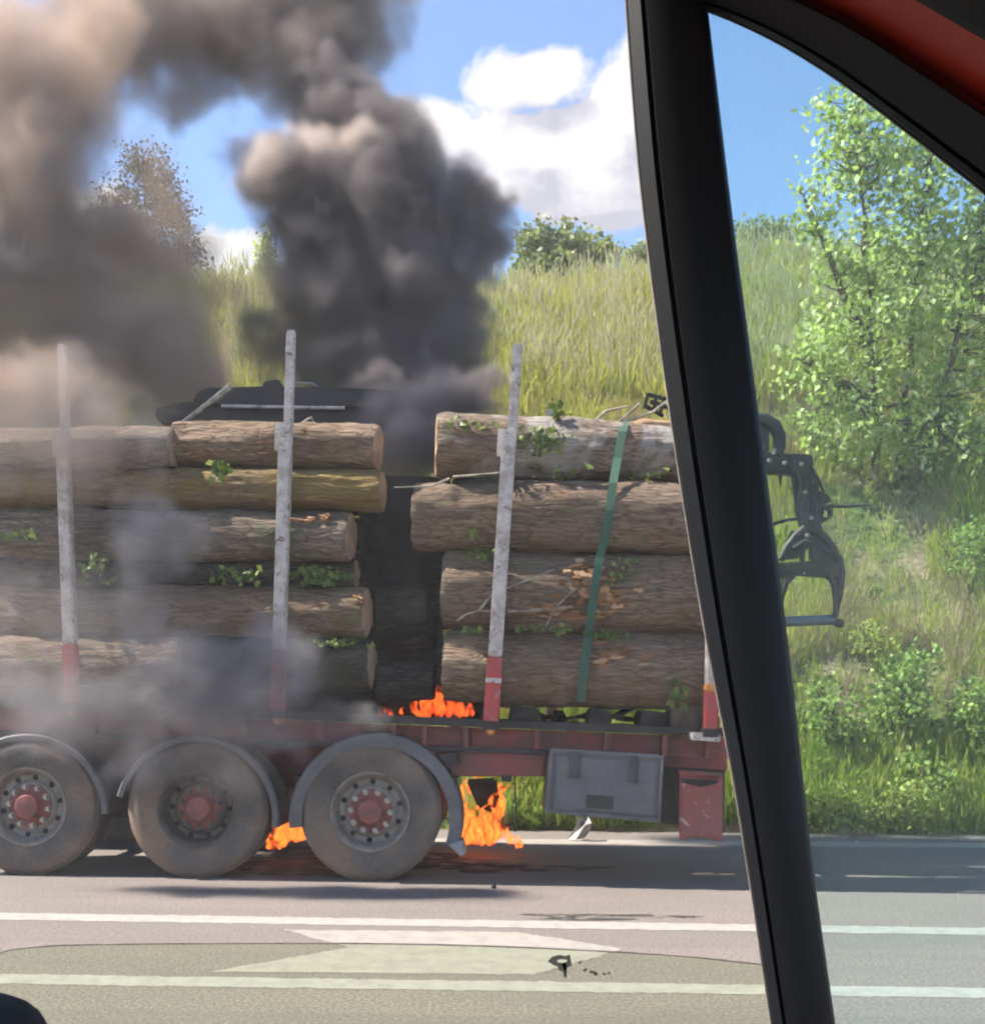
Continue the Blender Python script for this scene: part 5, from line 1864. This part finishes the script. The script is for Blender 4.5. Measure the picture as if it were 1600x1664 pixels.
sweep('roof_lining', b2, b3, [(0.0, KD - .060), (0.03, KD - .068), (0.3, KD - .09), (1.0, KD - .12), (1.0, KD + .03), (0.0, KD + .03)], M['lining'], car)

# quarter glass, sitting in the pillar and the frame
gp = [p + (q_ - p) * 0.9 for p, q_ in zip(pl, pr)]
mb = MB()
pts = [P(p.x, p.y, KD + .026) for p in gp if p.y > 0] + [P(1800, 1980, KD + .026), P(1800, 500, KD + .026)] + [P(p.x, p.y, KD + .026) for p in reversed(offs(ar, 8, 8)) if 1150 < p.x < 1790]
mb.add(pts, [tuple(range(len(pts)))])
o = mb.build('quarter_glass', M['quarter_glass'], car)
o['label'] = 'greenish dusty fixed quarter glass'

# wound-down side window: its rounded top edge crosses the view
ed = cpoly([(-60, 1640), (-40, 1580), (0, 1549), (60, 1540), (150, 1536), (400, 1534), (640, 1535), (830, 1540), (1000, 1548), (1120, 1556), (1215, 1566), (1300, 1574)], 66)
mb = MB()
top = [P(p.x, p.y, KD + .030) for p in ed]
bot = [P(p.x, 1990, KD + .030) for p in ed]
n = len(top)
mb.add(top + bot, [(i, i + 1, n + i + 1, n + i) for i in range(n - 1)])
gw = mb.build('side_window', M['side_glass'], car)
gw['label'] = 'wound down greenish side window crossing the bottom of the view'
par(MB().tube([p + Vector((0, 0.0015, 0)) for p in top], 0.0005, 6).build('glass_edge', M['seal_edge'], None), gw)


def blot(name, cx, cy, pts, parent, mat, d=KD + .0285):
    p3 = [P(cx + x, cy + y, d) for x, y in pts]
    return par(MB().prism(p3, (0, 0.0006, 0)).build(name, mat, None), parent)


q = random.Random(2)
ring = [(-26, -6), (-18, -14), (-6, -17), (6, -15), (12, -18), (14, -8), (16, 0), (8, 4), (4, 12), (7, 19), (2, 20), (0, 10), (-6, 9), (-9, 2), (-16, 0), (-20, -3)]
inner = [(-8, -9), (-2, -10), (7, -9), (6, -5), (-2, -4), (-9, -5)]
mb = MB()
o_ = [(x * 0.95, y) for x, y in ring]
# ring shaped scrap of glue: built as slivers round a hole
for i in range(len(o_)):
    a, b_ = Vector(o_[i]), Vector(o_[(i + 1) % len(o_)])
    near = lambda p: min((Vector(k) for k in inner), key=lambda k: (k - p).length)
    ia, ib = near(a), near(b_)
    poly = [a, b_, ib] if (ia - ib).length < .1 else [a, b_, ib, ia]
    mb.add([P(914 + p.x, 1569 + p.y, KD + .0285) for p in poly], [tuple(range(len(poly)))])
par(mb.build('glue_smear', M['smear'], None), gw)
for cx, cy, s in ((950, 1577, 4), (962, 1580, 6), (968, 1583, 4), (982, 1583, 3), (989, 1582, 3), (942, 1565, 3)):
    pts = [(s * q.uniform(.5, 1.3) * math.cos(a), s * q.uniform(.3, .9) * math.sin(a)) for a in [k * 0.785 for k in range(8)]]
    blot('glue_smear', cx, cy, pts, gw, M['smear'])

# the rest of the cabin, outside the view: roof, door panel, and the seat shoulder in the corner
mb = MB()
rz = EYE + 0.47
vs = []
for j, (y, z) in enumerate([(-1.1, 0.02), (-0.5, 0.06), (0.1, 0.05), (0.45, 0.0), (0.60, -0.03)]):
    for i in range(9):
        x = -1.5 + 2.6 * i / 8
        vs.append((x, y, rz + z - 0.10 * max(0, (x - 0.5)) ** 2 + 0.03))
fs = [(j * 9 + i, j * 9 + i + 1, j * 9 + 10 + i, j * 9 + 9 + i) for j in range(4) for i in range(8)]
mb.add(vs, fs)
rf = mb.build('roof', M['lining'], car, smooth=True)
rf.modifiers.new('thick', 'SOLIDIFY').thickness = 0.03
mb = MB()
mb.prism([P(-900, 2000, KD - .02), P(2600, 2000, KD - .02), P(2600, 3300, KD - .02), P(-900, 3300, KD - .02)], (0, 0.14, 0)).build('door_panel', M['car_red'], car, bevel=0.01)
vs, fs = [], []
c = P(-62, 1742, 0.50)
mb = MB()
for j in range(13):
    a = math.pi * j / 12
    for i in range(20):
        b_ = 2 * math.pi * i / 20
        vs.append(c + Vector((0.036 * math.sin(a) * math.cos(b_), 0.06 * math.sin(a) * math.sin(b_), 0.034 * math.cos(a))))
for j in range(12):
    for i in range(20):
        fs.append((j * 20 + i, j * 20 + (i + 1) % 20, j * 20 + 20 + (i + 1) % 20, j * 20 + 20 + i))
mb.add(vs, fs)
sh = mb.build('seat_shoulder', M['lining'], car, smooth=True)
sh['label'] = 'dark rounded seat shoulder in the bottom left corner'
